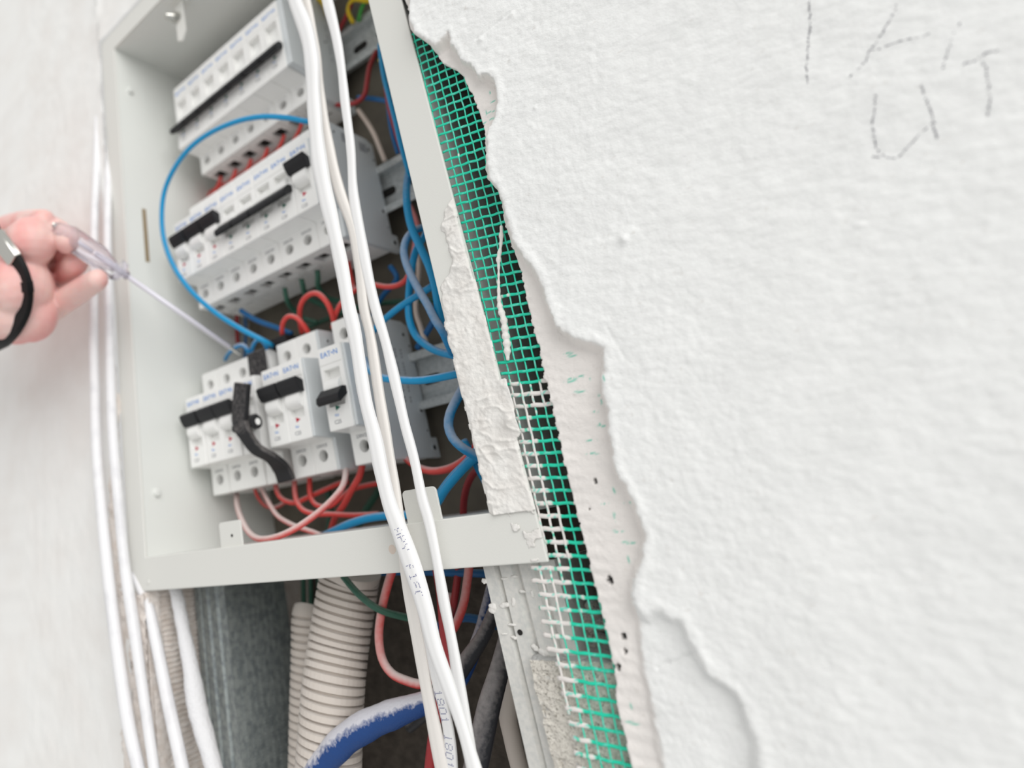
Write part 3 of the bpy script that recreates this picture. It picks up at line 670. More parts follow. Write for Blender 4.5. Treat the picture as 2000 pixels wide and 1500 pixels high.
# black plastic strap running over the fourth breaker
def strap():
    pts = [(500, 668, 74), (503, 690, 70), (506, 722, 66), (500, 735, 58)]
    e = empty('locking_strap', W(478, 780, 55), 'black plastic strap clipped over the breakers in the bottom row', 'strap'); O = W(478, 780, 55)
    b = MB(); p = W(500, 712, 68); hw = 7.5; b.box(p.x-hw-O.x, p.x+hw-O.x, p.y-O.y, p.y+3-O.y, p.z-9.5-O.z, p.z+9-O.z); b.build('strap_tab', M['blackdust'], e, .5)
    P = [(474, 748, 50, 23), (472, 770, 50, 23), (470, 800, 50, 23), (470, 826, 50, 22), (480, 848, 50, 18), (500, 876, 54, 17), (530, 894, 62, 17), (550, 915, 72, 22), (560, 940, 75, 24)]
    v = []; f = []
    C = spline([Vector((*W(x, y, Y), wpx)) for x, y, Y, wpx in P], 1.5)
    for i, c in enumerate(C):
        p = Vector(c[:3]); q = Vector(C[min(i+1, len(C)-1)][:3])-Vector(C[max(i-1, 0)][:3]); t = q.normalized()
        a = Vector((1, 0, 0)); a = (a-t*a.dot(t)).normalized(); n = a.cross(t).normalized(); hw = c[3]/pxmm(p)*.85
        for s1, s2 in ((-1, -1), (1, -1), (1, 1), (-1, 1)): v.append(p+a*hw*s1+n*1.9*s2-O)
    for i in range(len(C)-1):
        for j in range(4): f.append((i*4+j, i*4+(j+1) % 4, i*4+4+(j+1) % 4, i*4+4+j))
    f += [(3, 2, 1, 0), tuple(len(C)*4-4+j for j in range(4))]
    b = MB(); b.add(v, f); b.build('strap_band', M['blackdust'], e, .5)
    p = W(494, 826, 52); b = MB(); b.cyl(p-O+Vector((2, 0, 0)), (1, 0, 0), 4.2, 2.2, 20); k = b.build('pivot', M['black'], e, .4)
    b = MB(); b.cyl(p-O+Vector((4.2, 0, 0)), (1, 0, 0), 2.0, .4, 16); b.build('pivot_cap', M['abs'], k)
    p = W(545, 668, 82); b = MB(); b.box(p.x-12-O.x, p.x+6-O.x, p.y-O.y, p.y+16-O.y, p.z-4-O.z, p.z+4-O.z); b.build('rear_hook', M['black'], e, 1)
strap()

# ------------------------------------------------------------------ white flat cables hanging in front
FONT = {'0': ['01110', '10001', '10001', '10001', '10001', '10001', '01110'], '1': ['00100', '01100', '00100', '00100', '00100', '00100', '01110'], '8': ['01110', '10001', '10001', '01110', '10001', '10001', '01110'],
        'A': ['00100', '01010', '10001', '10001', '11111', '10001', '10001'], 'P': ['11110', '10001', '10001', '11110', '10000', '10000', '10000'], 'Y': ['10001', '10001', '01010', '00100', '00100', '00100', '00100'],
        'I': ['01110', '00100', '00100', '00100', '00100', '00100', '01110'], 'F': ['11111', '10000', '10000', '11110', '10000', '10000', '10000'], 'C': ['01110', '10001', '10000', '10000', '10000', '10001', '01110'], ' ': ['00000']*7}
def flat_cable(pts, Ys, ratio, m, label, groove=.18, prints=None, seed=0):
    P = []
    for (x, y, wpx), Y in zip(pts, Ys):
        p = W(x, y, Y); P.append(Vector((*p, wpx/2/pxmm(p))))
    CR = spline(P, 2.0); rr = random.Random(seed)
    C = [Vector(c[:3]) for c in CR]; R = [c[3]*(1+.035*math.sin(i*.45+seed)+.025*math.sin(i*.19+2*seed)) for i, c in enumerate(CR)]
    e = empty('flat_cable', C[-1], label, 'cable', 'white flat cables hanging in front of the cabinet'); O = C[-1]
    v, f = tube_geo(C, R, 28, flat=(ratio, groove)); v = [q-O for q in v]
    mesh_obj('sheath', v, f, m, e, True)
    if prints:
        b = MB()
        for (text, y0, y1, lat, hgt, keep) in prints:
            # walk from picture height y0 to y1 along the cable
            def py(c): d = c-CC; return CP['cy']-CP['f']*d.dot(UX)/d.dot(FX)
            idx = [i for i, c in enumerate(C) if y0-30 <= py(c) <= y1+30]
            A = min(range(len(C)), key=lambda i: abs(py(C[i])-y0)); B_ = min(range(len(C)), key=lambda i: abs(py(C[i])-y1))
            L = 0; acc = [0]
            for i in range(A, B_): acc.append(acc[-1]+(C[i+1]-C[i]).length)
            tot = acc[-1]; n = len(text)
            for k, ch in enumerate(text):
                for row in range(7):
                    for colm in range(5):
                        if FONT[ch][row][colm] != '1' or rr.random() > keep: continue
                        s_ = tot*(k+.18+.64*colm/4)/n
                        j = max(q for q in range(len(acc)) if acc[q] <= s_+1e-6); j = min(j, len(acc)-2)
                        t_ = (s_-acc[j])/(acc[j+1]-acc[j]); c = C[A+j].lerp(C[A+j+1], t_); r = R[A+j]
                        t = (C[A+j+1]-C[A+j]).normalized(); a1 = t.cross(Vector((0, 1, 0))).normalized(); nn = a1.cross(t).normalized()
                        if nn.y > 0: nn = -nn
                        u = lat*r+(3-row)/6*hgt*(1 if a1.x > 0 else -1)*1.0
                        if a1.x < 0: u = -lat*r+(3-row)/6*hgt*-1
                        ct = max(-1, min(1, u/r)); sn = math.sqrt(1-ct*ct)
                        gr = 1-groove*math.exp(-(ct/.22)**2); hh = r*ratio*sn*gr*(1+.1*abs(ct)**.5)
                        b.cyl(c+a1*u+nn*(hh-.06)-O, nn, .17, .13, 8)
        b.build('printed_marking', M['navy_ink'], e)
    return e
A_ = [(573, -40, 30), (576, 0, 31), (598, 60, 34), (609, 120, 33), (613, 200, 33), (622, 300, 35), (635, 375, 34), (652, 450, 32), (668, 525, 31), (681, 600, 30), (694, 660, 31), (712, 773, 30), (731, 850, 32), (745, 920, 33), (761, 985, 33), (778, 1030, 36), (803, 1100, 44), (828, 1180, 36), (848, 1260, 34), (876, 1340, 31), (903, 1420, 28), (926, 1500, 34), (936, 1540, 36)]
flat_cable(A_, [14]*23, .55, M['white_cable'], 'white flat cable crossing in front of the others, with a scattered blue dot print', .05, [('APY', 1032, 1080, .25, 3.0, .75), ('PIFC', 1098, 1172, .12, 3.0, .7)], 1)
B_ = [(592, -40, 22), (597, 0, 24), (616, 100, 22), (626, 200, 26), (642, 290, 26), (664, 375, 25), (691, 450, 26), (703, 525, 25), (711, 600, 24), (724, 660, 24), (741, 773, 25), (757, 870, 25), (768, 940, 27), (776, 1000, 28), (788, 1060, 28), (795, 1120, 28), (803, 1180, 28), (818, 1260, 28), (832, 1340, 28), (848, 1420, 31), (863, 1500, 31), (870, 1540, 31)]
flat_cable(B_, [21]*22, .5, M['cream_cable'], 'aged cream-white flat cable, leftmost of the hanging cables below the cabinet', .05, None, 2)
C_ = [(630, -40, 22), (639, 0, 23), (654, 60, 22), (665, 120, 20), (674, 200, 20), (685, 290, 20), (690, 375, 22), (702, 450, 24), (716, 525, 24), (733, 600, 23), (751, 660, 22), (766, 720, 23), (778, 773, 23), (791, 830, 22), (809, 897, 22), (824, 970, 23), (838, 1020, 22), (854, 1100, 21), (868, 1180, 24), (884, 1260, 24), (897, 1340, 26), (911, 1420, 26), (921, 1480, 24), (926, 1540, 24)]
flat_cable(C_, [21]*24, .55, M['white_cable'], 'white flat cable hanging alone on the right of the bundle', .03, None, 3)
D_ = [(800, 1080, 22), (822, 1180, 22), (838, 1260, 23), (853, 1330, 23), (866, 1380, 24), (875, 1420, 25), (880, 1460, 26), (882, 1500, 26), (883, 1540, 26)]
flat_cable(D_, [22]*9, .5, M['white_cable'], 'white flat cable printed 1801 1801 in blue dots, emerging at the bottom behind the others', .05, [('1801 1801', 1338, 1494, 0, 3.0, .97)], 4)

# conduits running down the left of the cabinet
def pipe(pts, Y, m, label, bump=0):
    yy = lambda y: Y+max(0, min(1, (440-y)/160))*(13 if Y < 20 else 0)
    P = [Vector((*W(x, y, yy(y)), wpx/2/pxmm(W(x, y, Y)))) for x, y, wpx in pts]
    CR = spline(P, 3); C = [Vector(c[:3]) for c in CR]
    rr = random.Random(9); R = [c[3]*(1+(rr.uniform(-bump, bump))) for c in CR]
    v, f = tube_geo(C, R, 18); tag(mesh_obj('conduit_pipe', v, f, m, None, True), label, 'conduit', 'white conduit pipes left of the cabinet')
pipe([(191, 230, 14), (188, 340, 15), (184, 450, 17), (183, 640, 19), (185, 750, 19), (190, 900, 21), (213, 1140, 24), (245, 1380, 27), (270, 1500, 26), (282, 1560, 26)], 13, M['pipe'], 'thin white conduit pipe, farthest left of those beside the cabinet')
pipe([(213, 230, 13), (212, 320, 15), (210, 480, 16), (214, 640, 18), (220, 840, 20), (241, 1080, 21), (258, 1200, 24), (275, 1320, 22), (301, 1500, 22), (310, 1560, 22)], 17, M['pipe'], 'thin white conduit pipe running closest along the left edge of the cabinet')
pipe([(262, 1120, 18), (287, 1176, 22), (306, 1260, 24), (330, 1380, 26), (354, 1490, 27), (368, 1560, 27)], 27, M['pipe'], 'white conduit pipe emerging below the left corner of the cabinet')
pipe([(335, 1120, 22), (347, 1170, 26), (360, 1240, 28), (372, 1300, 33), (385, 1380, 40), (404, 1450, 38), (420, 1510, 36), (430, 1560, 34)], 40, M['pipe_dusty'], 'lumpy plaster-coated conduit pipe beside the dark steel stud', .06)

# ------------------------------------------------------------------ things in the niche below the cabinet
def stud(x0, x1, y0, y1, z0, z1, m, label, ridge=True, knurl=False):
    e = empty('metal_stud', ((x0+x1)/2, (y0+y1)/2, z0), label, 'metal profile'); O = Vector(((x0+x1)/2, (y0+y1)/2, z0))
    # C-section: ridged front face, two side flanges
    w_ = x1-x0; pts = []
    for u in (0, .16, .20, .24, .40, .46, .52, .70, .76, .82, 1):
        pts.append((x0+u*w_, y0+(2.2 if u in (.20, .46, .76) else 0)))
    poly = pts+[(x1, y1), (x1-.9, y1), (x1-.9, y0+3.2)]+[(x, y+.9) for x, y in reversed(pts[1:-1])]+[(x0+.9, y0+3.2), (x0+.9, y1), (x0, y1)]
    b = MB(); b.prismz([(x-O.x, y-O.y) for x, y in poly], z0-O.z, z1-O.z); b.build('profile', m, e)
    if knurl:
        b = MB(); z = z1-3
        while z > z0+50 and z > z1-130:
            for y in np.arange(y0+6, y1-8, 5.0): b.box(x1-.1-O.x, x1+.35-O.x, y-O.y, y+3.2-O.y, z-O.z, z+.7-O.z)
            z -= 1.9
        b.build('knurling', m, e)
    return e, O
_a = (W(940, 1107, YF+8).x+W(1037, 1500, YF+8).x)/2; e, O = stud(_a, _a+30, YF+8, YF+60, -520, -222.6, M['zinc_stud'], 'galvanised steel stud with three ridges below the right corner of the cabinet')
pp = lambda px, py: W(px, py, YF+8)-O
b = MB()
for i, (px, py, rx, rz) in enumerate(((962, 1188, 3.4, 2.6), (985, 1182, 3, 1.8), (1003, 1176, 1.5, 2.4), (985, 1130, 2, .9), (1004, 1126, 2, 1.0), (1020, 1155, 2.4, .8), (1040, 1160, 1.2, 1.8), (1000, 1220, 2.4, .9), (985, 1238, 1.8, .7), (1004, 1245, 1.8, 1.1), (962, 1190, 1.3, 1), (1045, 1265, 2, 2), (1062, 1275, 3, 2.2), (946, 1135, 1.6, 2))):
    b.blob(pp(px, py), (rx*.62, .55, rz*.62), i)
o = b.build('plaster_spatter', M['plaster_plain'], e, 0, True)
p = pp(1016, 1235); b = MB(); b.cyl(p+Vector((0, -.35, 0)), (0, 1, 0), 1.0, .5, 14); b.build('stud_screw_hole', M['dark'], e)
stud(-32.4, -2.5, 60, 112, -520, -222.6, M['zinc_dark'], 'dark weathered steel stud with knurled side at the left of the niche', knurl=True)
# block of aerated concrete
def block():
    zt = W(1060, 1290, YF+3.9).z; x0 = W(1056, 1300, YF+3.9).x; xs = np.linspace(x0-4, 256, 70); zs = np.arange(zt, -420, -1.0)
    v = []; f = []
    X, Z = np.meshgrid(xs, zs); Y = YF+3.9+.4*vnoise(X, Z, 2.5, 40)+.3*vnoise(X, Z, 1.3, 41)+1.6*np.clip(vnoise(X, Z, 1.6, 42)-.55, 0, 1)*2
    Xj = X+np.where(X < x0-3.9, .8*vnoise(X, Z, 4, 43), 0)+(Z-zt)*0
    top = []; ny, n = X.shape
    rows = [np.stack([X[0], np.full(n, YF+3.9+d)+.8*vnoise(X[0], X[0]*0+d, 3, 45), Z[0]+1.2*(1-math.exp(-d/2))+.8*vnoise(X[0], X[0]*0+d, 4, 46)+max(0, (d-8))*.12], -1) for d in (70, 50, 35, 24, 16, 10, 6, 3, 1.2, .3)]
    G = rows+[np.stack([Xj[i], Y[i], Z[i]], -1) for i in range(ny)]
    G = np.array(G); side = G[:, :1].copy(); side[:, 0, 1] = YF+79; G = np.concatenate([side, G], 1); R_, Cn = G.shape[:2]
    v = G.reshape(-1, 3).tolist()
    for a in range(R_-1):
        for c in range(Cn-1): f.append((a*Cn+c, a*Cn+c+1, (a+1)*Cn+c+1, (a+1)*Cn+c))
    tag(mesh_obj('concrete_block', v, f, M['aircrete'], None, False), 'rough porous grey concrete block behind the bottom of the green netting', 'concrete block')
block()
# a lump of rough mortar behind the netting
b = MB()
for i, (px, py, r) in enumerate(((1150, 1205, 4), (1165, 1220, 4.5), (1172, 1255, 4.5), (1150, 1245, 3.5), (1160, 1190, 3.5))):
    b.blob(W(px, py, YF+22), (r, r, r*.8), 20+i)
tag(b.build('mortar_lump', M['aircrete'], None, 0, True), 'grey crumbly mortar lump on top of the concrete block', 'mortar')
# corrugated conduits
def corrugated(pts, m, label, pitch):
    P = [Vector((*W(x, y, Y), wpx/2/pxmm(W(x, y, Y)))) for x, y, wpx, Y in pts]
    CR = spline(P, pitch/12); C = [Vector(c[:3]) for c in CR]; s_ = 0; R = []
    for i, c in enumerate(CR):
        if i: s_ += (C[i]-C[i-1]).length
        ph = (s_/pitch) % 1; R.append(c[3]*(1 if ph < .70 else .84 if .76 < ph < .94 else .92))
    v, f = tube_geo(C, R, 36); tag(mesh_obj('corrugated_conduit', v, f, m, None, False), label, 'conduit', 'corrugated conduits in the niche')
corrugated([(686, 1108, 117, 72), (680, 1140, 117, 72), (662, 1250, 119, 66), (650, 1350, 124, 60), (642, 1480, 130, 56), (638, 1580, 134, 54)], M['corr'], 'wide corrugated white conduit leaning towards the cabinet underside', 4.0)
corrugated([(612, 1194, 76, 92), (611, 1210, 84, 91), (610, 1300, 86, 88), (608, 1400, 88, 85), (607, 1500, 90, 82), (606, 1580, 92, 80)], M['corr'], 'narrower corrugated conduit with open top, left of the wide one', 4.0)

# heavy cables in the niche
def cable(name, pts, m, label, cat='cable', bump=0, n=18, group=None):
    P = [Vector((*W(x, y, Y), wpx/2/pxmm(W(x, y, Y)))) for x, y, wpx, Y in pts]
    CR = spline(P, 2); rr = random.Random(4); C = [Vector(c[:3]) for c in CR]
    R = [c[3]*(1+bump*math.sin(i*.8)*.5+rr.uniform(-bump, bump)*.3) for i, c in enumerate(CR)]
    v, f = tube_geo(C, R, n); return tag(mesh_obj(name, v, f, m, None, True), label, cat, group)
cable('heavy_cable', [(590, 1560, 52, 44), (625, 1500, 52, 44), (670, 1448, 54, 46), (720, 1415, 54, 50), (780, 1390, 48, 55), (830, 1372, 38, 60), (870, 1350, 30, 66), (905, 1320, 26, 74), (940, 1230, 24, 84), (965, 1130, 22, 92)], M['indigo'], 'thick dark blue cable coated with plaster dust across the bottom of the niche', bump=.05)
cable('heavy_cable', [(1000, 1090, 24, 78), (970, 1180, 24, 76), (945, 1240, 26, 74), (912, 1290, 30, 72), (885, 1330, 30, 70), (850, 1375, 24, 80), (800, 1420, 20, 95)], M['black_cable'], 'black dusty double cable behind the hanging white cables')
cable('heavy_cable', [(1010, 1150, 28, 66), (992, 1240, 31, 64), (975, 1310, 36, 60), (955, 1380, 42, 55), (940, 1450, 44, 52), (925, 1520, 46, 50), (915, 1580, 46, 50)], M['black_cable'], 'thick black dusty cable next to the ridged steel stud')
cable('heavy_cable', [(1050, 1150, 30, 88), (1010, 1260, 30, 86), (992, 1380, 34, 84), (1000, 1440, 34, 84), (1020, 1520, 34, 84), (1035, 1580, 34, 84)], M['corr'], 'beige grey dusty pipe behind the ridged steel stud', 'pipe')

# ------------------------------------------------------------------ wires
GB, GR = 'blue wires in the cabinet', 'red wires in the cabinet'
def wr(pts, r, m, label, group, cat='wire', name='wire'):
    hid = lambda p: p[1] < 1000 and p[0] > 722+.235*p[1]-4      # end tucked behind the right bar: run on to the back of the cabinet
    if hid(pts[-1]) and pts[-1][2] < 118: pts = pts+[(pts[-1][0]+4, pts[-1][1]-4, (pts[-1][2]+122)/2), (pts[-1][0]+2, pts[-1][1]-12, 132)]
    if hid(pts[0]) and pts[0][2] < 118: pts = [(pts[0][0]+2, pts[0][1]-12, 132), (pts[0][0]+4, pts[0][1]-4, (pts[0][2]+122)/2)]+pts
    return wire(name, pts, r, M[m], label, cat, group)[0]
wr([(640, 236, 62), (600, 237, 50), (560, 230, 44), (510, 228, 40), (460, 238, 38), (410, 260, 37), (370, 290, 36), (340, 330, 36), (321, 375, 37), (316, 425, 38), (322, 475, 40), (342, 525, 44), (375, 570, 49), (420, 610, 55), (470, 642, 62), (520, 668, 72), (532, 676, 84)], 1.75, 'blue', 'blue wire bowed in a wide loop over the left side of the breaker rows', GB, name='blue_wire')
wr([(470, 606, 85), (500, 625, 88), (540, 640, 90), (570, 652, 92)], 1.8, 'blue_dark', 'dark blue wire under the left end of the middle row', GB, name='blue_wire')
wr([(440, 702, 92), (447, 690, 85), (460, 678, 80), (474, 674, 79), (484, 684, 80), (488, 702, 88)], 1.5, 'blue_dusty', 'short blue jumper loop on top of the bottom row, left one', GB, name='blue_wire')
wr([(490, 700, 88), (492, 682, 82), (500, 666, 80), (510, 664, 79), (520, 676, 80), (524, 690, 88)], 1.5, 'blue_dusty', 'short blue jumper loop on top of the bottom row, right one beside the strap', GB, name='blue_wire')
# red wires from the underside of the top row
for i in range(6):
    x0 = [588, 553, 521, 489, 459, 430][i]; y0 = [250, 275, 300, 322, 342, 356][i]
    wr([(x0+2, y0-12, 98), (x0-4, y0+6, 99), (x0-22, y0+34, 104), (x0-50, y0+48-i*2, 110), (380-i*3, 395+i*4, 114), (366, 420+i*5, 120), (372, 470, 126)], 1.45, 'red', f'red wire from the underside of the top row, {ordn[5-i]}', GR, name='red_wire')
# red jumpers on top of the bottom row
wr([(558, 672, 92), (551, 650, 84), (553, 630, 80), (563, 618, 79), (578, 620, 79), (592, 634, 81), (602, 650, 86), (606, 668, 96)], 1.6, 'red', 'red jumper wire curving up between the black strap and its neighbours', GR, name='red_wire')
wr([(590, 650, 94), (585, 615, 86), (590, 590, 82), (605, 575, 80), (622, 574, 79), (638, 590, 80), (648, 612, 83), (655, 640, 90)], 1.75, 'red', 'tall red jumper arch above the bottom row', GR, name='red_wire')
wr([(650, 640, 92), (655, 615, 86), (668, 590, 88), (690, 570, 94), (700, 562, 98)], 1.6, 'red', 'red wire rising from the bottom row behind the hanging cables', GR, name='red_wire')
wr([(678, 500, 106), (690, 560, 104), (700, 565, 100), (725, 556, 98), (755, 560, 96), (780, 556, 96), (797, 540, 96), (806, 505, 98), (812, 470, 104), (815, 440, 112), (800, 400, 124)], 1.7, 'red', 'red wire sagging right of the middle row', GR, name='red_wire')
wr([(465, 670, 124), (463, 640, 120), (464, 600, 116), (466, 590, 112)], 1.6, 'red_dark', 'dark red wire dropping from the left end of the middle row', GR, name='red_wire')
wr([(478, 700, 126), (480, 650, 124), (478, 600, 118)], 1.2, 'blue_dark', 'thin dark blue wire at the back left below the middle row', GB, name='blue_wire')
# right hand area
wr([(800, 330, 100), (796, 350, 88), (794, 380, 78), (797, 415, 72), (806, 450, 68), (822, 485, 65), (838, 520, 63), (850, 560, 62), (858, 610, 62), (870, 650, 64)], 2.15, 'blue', 'thick blue wire running straight along the right bar of the cabinet', GB, name='blue_wire')
wr([(840, 440, 90), (815, 448, 80), (797, 462, 74), (789, 485, 71), (792, 510, 69), (804, 540, 66), (820, 570, 63), (835, 595, 60), (850, 625, 58), (866, 650, 58), (885, 690, 66)], 2.1, 'blue_dusty', 'dusty pale blue wire looping beside the right bar', GB, name='blue_wire')
wr([(842, 430, 96), (830, 460, 90), (812, 490, 84), (802, 540, 80), (798, 590, 78), (800, 625, 76), (812, 655, 74), (835, 676, 72), (860, 688, 70), (895, 695, 68)], 2.0, 'blue', 'blue wire hanging in a loop over the bottom mounting rail', GB, name='blue_wire')
wr([(860, 548, 78), (830, 568, 76), (795, 590, 76), (765, 612, 78), (735, 640, 82), (716, 668, 88), (712, 700, 80), (722, 722, 60), (745, 737, 52), (780, 742, 50), (820, 743, 50), (860, 737, 52), (905, 727, 56)], 1.9, 'blue', 'blue wire crossing from behind the right bar and under the hanging cables', GB, name='blue_wire')
wr([(912, 745, 70), (892, 780, 62), (879, 808, 58), (876, 832, 57), (884, 855, 56), (900, 872, 56), (920, 885, 58), (945, 897, 64)], 2.2, 'blue_dusty', 'pale dusty blue wire bowed out at the lower right bar', GB, name='blue_wire')
wr([(945, 880, 70), (920, 900, 68), (895, 925, 68), (870, 955, 70), (850, 985, 74), (820, 1004, 78), (770, 1006, 80), (720, 1012, 80), (680, 1024, 82), (650, 1038, 86), (620, 1052, 92)], 2.2, 'blue', 'blue wire sweeping low behind the bottom bar', GB, name='blue_wire')
wr([(948, 860, 72), (915, 900, 73), (885, 930, 74), (862, 960, 76), (845, 990, 80)], 2.0, 'blue', 'second blue wire beside the one behind the bottom bar', GB, name='blue_wire')
wr([(905, 860, 78), (925, 895, 78), (940, 925, 80), (955, 950, 84)], 2.0, 'blue', 'short blue wire end tucked behind the lower right bar', GB, name='blue_wire')
wr([(940, 850, 80), (925, 880, 80), (905, 900, 82), (880, 914, 84), (850, 920, 86), (825, 916, 90), (805, 905, 96), (788, 890, 104)], 2.0, 'red', 'red wire arching out below the right end of the bottom row', GR, name='red_wire')
wr([(950, 905, 90), (925, 925, 92), (912, 950, 94), (906, 980, 96), (905, 1010, 98)], 1.8, 'red_dark', 'dark red wire hanging behind the lower right bar', GR, name='red_wire')
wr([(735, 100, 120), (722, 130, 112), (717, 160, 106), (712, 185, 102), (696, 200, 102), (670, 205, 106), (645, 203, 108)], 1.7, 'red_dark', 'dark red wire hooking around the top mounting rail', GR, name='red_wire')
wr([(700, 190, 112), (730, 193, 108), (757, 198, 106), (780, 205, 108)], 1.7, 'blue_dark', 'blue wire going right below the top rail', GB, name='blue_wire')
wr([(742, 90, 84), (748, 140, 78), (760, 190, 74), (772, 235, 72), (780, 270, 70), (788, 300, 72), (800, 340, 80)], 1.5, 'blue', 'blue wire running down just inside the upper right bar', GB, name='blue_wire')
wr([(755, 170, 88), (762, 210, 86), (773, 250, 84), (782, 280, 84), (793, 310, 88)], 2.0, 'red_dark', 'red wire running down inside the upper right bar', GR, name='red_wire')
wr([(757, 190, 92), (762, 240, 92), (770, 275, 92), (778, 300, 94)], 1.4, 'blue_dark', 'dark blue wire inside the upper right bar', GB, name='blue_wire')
wr([(700, 215, 118), (718, 240, 114), (732, 265, 112), (742, 290, 112), (752, 315, 114)], 1.7, 'beige_wire', 'beige wire between the top and middle rails', 'beige wires in the cabinet', name='beige_wire')
wr([(808, 450, 120), (818, 520, 112), (812, 600, 104), (822, 640, 98), (832, 670, 96)], 1.5, 'beige_wire', 'beige wire behind the blue loops above the bottom rail', 'beige wires in the cabinet', name='beige_wire')
wr([(690, 45, 120), (680, 20, 118), (690, 0, 116), (720, 2, 112), (745, -8, 104)], 1.6, 'yellow_wire', 'yellow and green earth wire at the top of the cabinet', 'earth wires', name='earth_wire')
wr([(640, 30, 112), (633, 10, 108), (620, -5, 108)], 1.7, 'yellow_wire', 'yellow earth wire end behind the hanging cables at the top', 'earth wires', name='earth_wire')
wr([(700, 42, 124), (705, 20, 122), (712, 5, 120), (725, -15, 118)], 1.4, 'yg_stripe', 'green striped earth wire behind the top rail', 'earth wires', name='earth_wire')
wr([(662, 60, 124), (675, 35, 120), (684, 12, 118), (690, -10, 116)], 1.6, 'red_dark', 'dark red wire at the very top of the cabinet', GR, name='red_wire')
wr([(742, 118, 100), (752, 112, 98), (765, 108, 98)], 1.5, 'yellow_wire', 'yellow wire tip below the top rail', 'earth wires', name='earth_wire')
# dark green wires below the middle row
wr([(556, 562, 88), (560, 585, 90), (568, 600, 96), (590, 620, 106), (620, 630, 112)], 1.7, 'green_wire', 'dark green wire below the middle row, left of three', 'green wires in the cabinet', name='green_wire')
wr([(589, 545, 88), (592, 560, 90), (600, 580, 98), (640, 600, 110), (680, 612, 116)], 1.8, 'green_wire', 'dark green wire below the middle row, centre of three', 'green wires in the cabinet', name='green_wire')
wr([(620, 528, 88), (621, 545, 90), (622, 562, 94), (640, 582, 104), (672, 590, 114)], 1.8, 'green_wire', 'dark green wire below the middle row, right of three', 'green wires in the cabinet', name='green_wire')
wr([(600, 640, 126), (700, 600, 126), (790, 588, 126), (850, 585, 126)], 1.8, 'green_wire', 'dark green wire lying along the back above the bottom row', 'green wires in the cabinet', name='green_wire')
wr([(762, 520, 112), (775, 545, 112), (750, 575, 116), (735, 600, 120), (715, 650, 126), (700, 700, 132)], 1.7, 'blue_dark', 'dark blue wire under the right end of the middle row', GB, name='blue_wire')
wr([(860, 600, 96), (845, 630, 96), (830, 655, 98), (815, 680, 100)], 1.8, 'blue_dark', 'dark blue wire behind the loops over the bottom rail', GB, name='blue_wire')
# wires below the bottom row
wr([(462, 960, 92), (463, 985, 84), (470, 1010, 72), (485, 1038, 60), (505, 1052, 52), (535, 1050, 50), (570, 1036, 52), (610, 1010, 58), (645, 980, 64), (668, 952, 70), (675, 925, 80), (672, 905, 92)], 1.75, 'red_dusty', 'dusty pink-red wire looping low from the left breaker of the bottom row', GR, name='red_wire')
wr([(510, 950, 92), (520, 972, 88), (540, 1005, 82), (565, 1022, 76), (590, 1032, 72), (625, 1045, 74), (650, 1065, 78)], 1.5, 'red_dusty', 'dusty red wire from the third breaker of the bottom row', GR, name='red_wire')
wr([(497, 952, 92), (505, 972, 98), (520, 988, 104), (540, 990, 110), (560, 978, 114)], 1.4, 'red_dusty', 'thin dusty wire curving behind below the bottom row', GR, name='red_wire')
wr([(538, 945, 92), (542, 962, 90), (552, 975, 90), (575, 982, 92), (600, 972, 94), (630, 958, 98), (660, 945, 102), (680, 940, 104)], 1.6, 'red', 'red wire below the strap crossing to the right', GR, name='red_wire')
wr([(575, 935, 92), (576, 960, 88), (580, 980, 86), (592, 996, 86), (615, 1004, 88), (640, 1004, 92), (690, 1006, 98), (740, 1004, 102)], 1.6, 'red', 'red wire dropping below the first of the paired breakers', GR, name='red_wire')
wr([(605, 930, 94), (605, 960, 92), (610, 978, 92), (622, 988, 92), (645, 988, 94), (668, 970, 98), (690, 955, 102), (730, 945, 106), (760, 942, 108)], 1.6, 'red', 'red wire below the second of the paired breakers', GR, name='red_wire')
wr([(708, 905, 94), (702, 930, 92), (688, 955, 92), (672, 985, 96), (655, 1010, 104), (645, 1040, 112)], 2.0, 'red', 'thick red wire below the right breaker of the bottom row', GR, name='red_wire')
wr([(755, 930, 122), (735, 965, 122), (712, 1000, 122), (700, 1030, 122)], 2.2, 'green_wire', 'dark green wire at the back below the bottom row', 'green wires in the cabinet', name='green_wire')
wr([(640, 950, 126), (645, 1000, 126), (640, 1050, 126)], 2.2, 'green_wire', 'dark green wire dropping at the back left of the thick red wire', 'green wires in the cabinet', name='green_wire')
# wires below the cabinet
wr([(775, 1090, 60), (758, 1140, 60), (746, 1190, 60), (740, 1240, 60), (746, 1285, 60), (765, 1315, 60), (795, 1330, 61), (825, 1336, 62), (845, 1320, 66), (862, 1280, 72), (872, 1230, 80), (880, 1160, 88)], 2.1, 'red_dusty', 'dusty red wire hanging in a big loop below the cabinet', 'red wires below the cabinet', name='red_wire')
wr([(850, 1090, 64), (862, 1160, 62), (868, 1230, 60), (876, 1300, 58), (872, 1340, 58), (855, 1390, 58), (845, 1450, 56), (838, 1520, 54), (836, 1580, 54)], 2.4, 'red_dark', 'red wire running down behind the white cables to the bottom edge', 'red wires below the cabinet', name='red_wire')
wr([(918, 1090, 72), (912, 1140, 72), (905, 1180, 72), (890, 1220, 74), (872, 1245, 78)], 2.0, 'red_dusty', 'dusty brown-red wire right of the hanging white cables', 'red wires below the cabinet', name='red_wire')
wr([(898, 1090, 84), (892, 1140, 84), (886, 1180, 86), (878, 1210, 90)], 1.8, 'red_dark', 'dark red wire right of the hanging white cables', 'red wires below the cabinet', name='red_wire')
wr([(735, 1118, 88), (800, 1116, 86), (880, 1118, 84), (950, 1120, 82), (1000, 1120, 82)], 1.9, 'blue_dark', 'dark blue wire lying just under the bottom bar', 'blue wires below the cabinet', name='blue_wire')
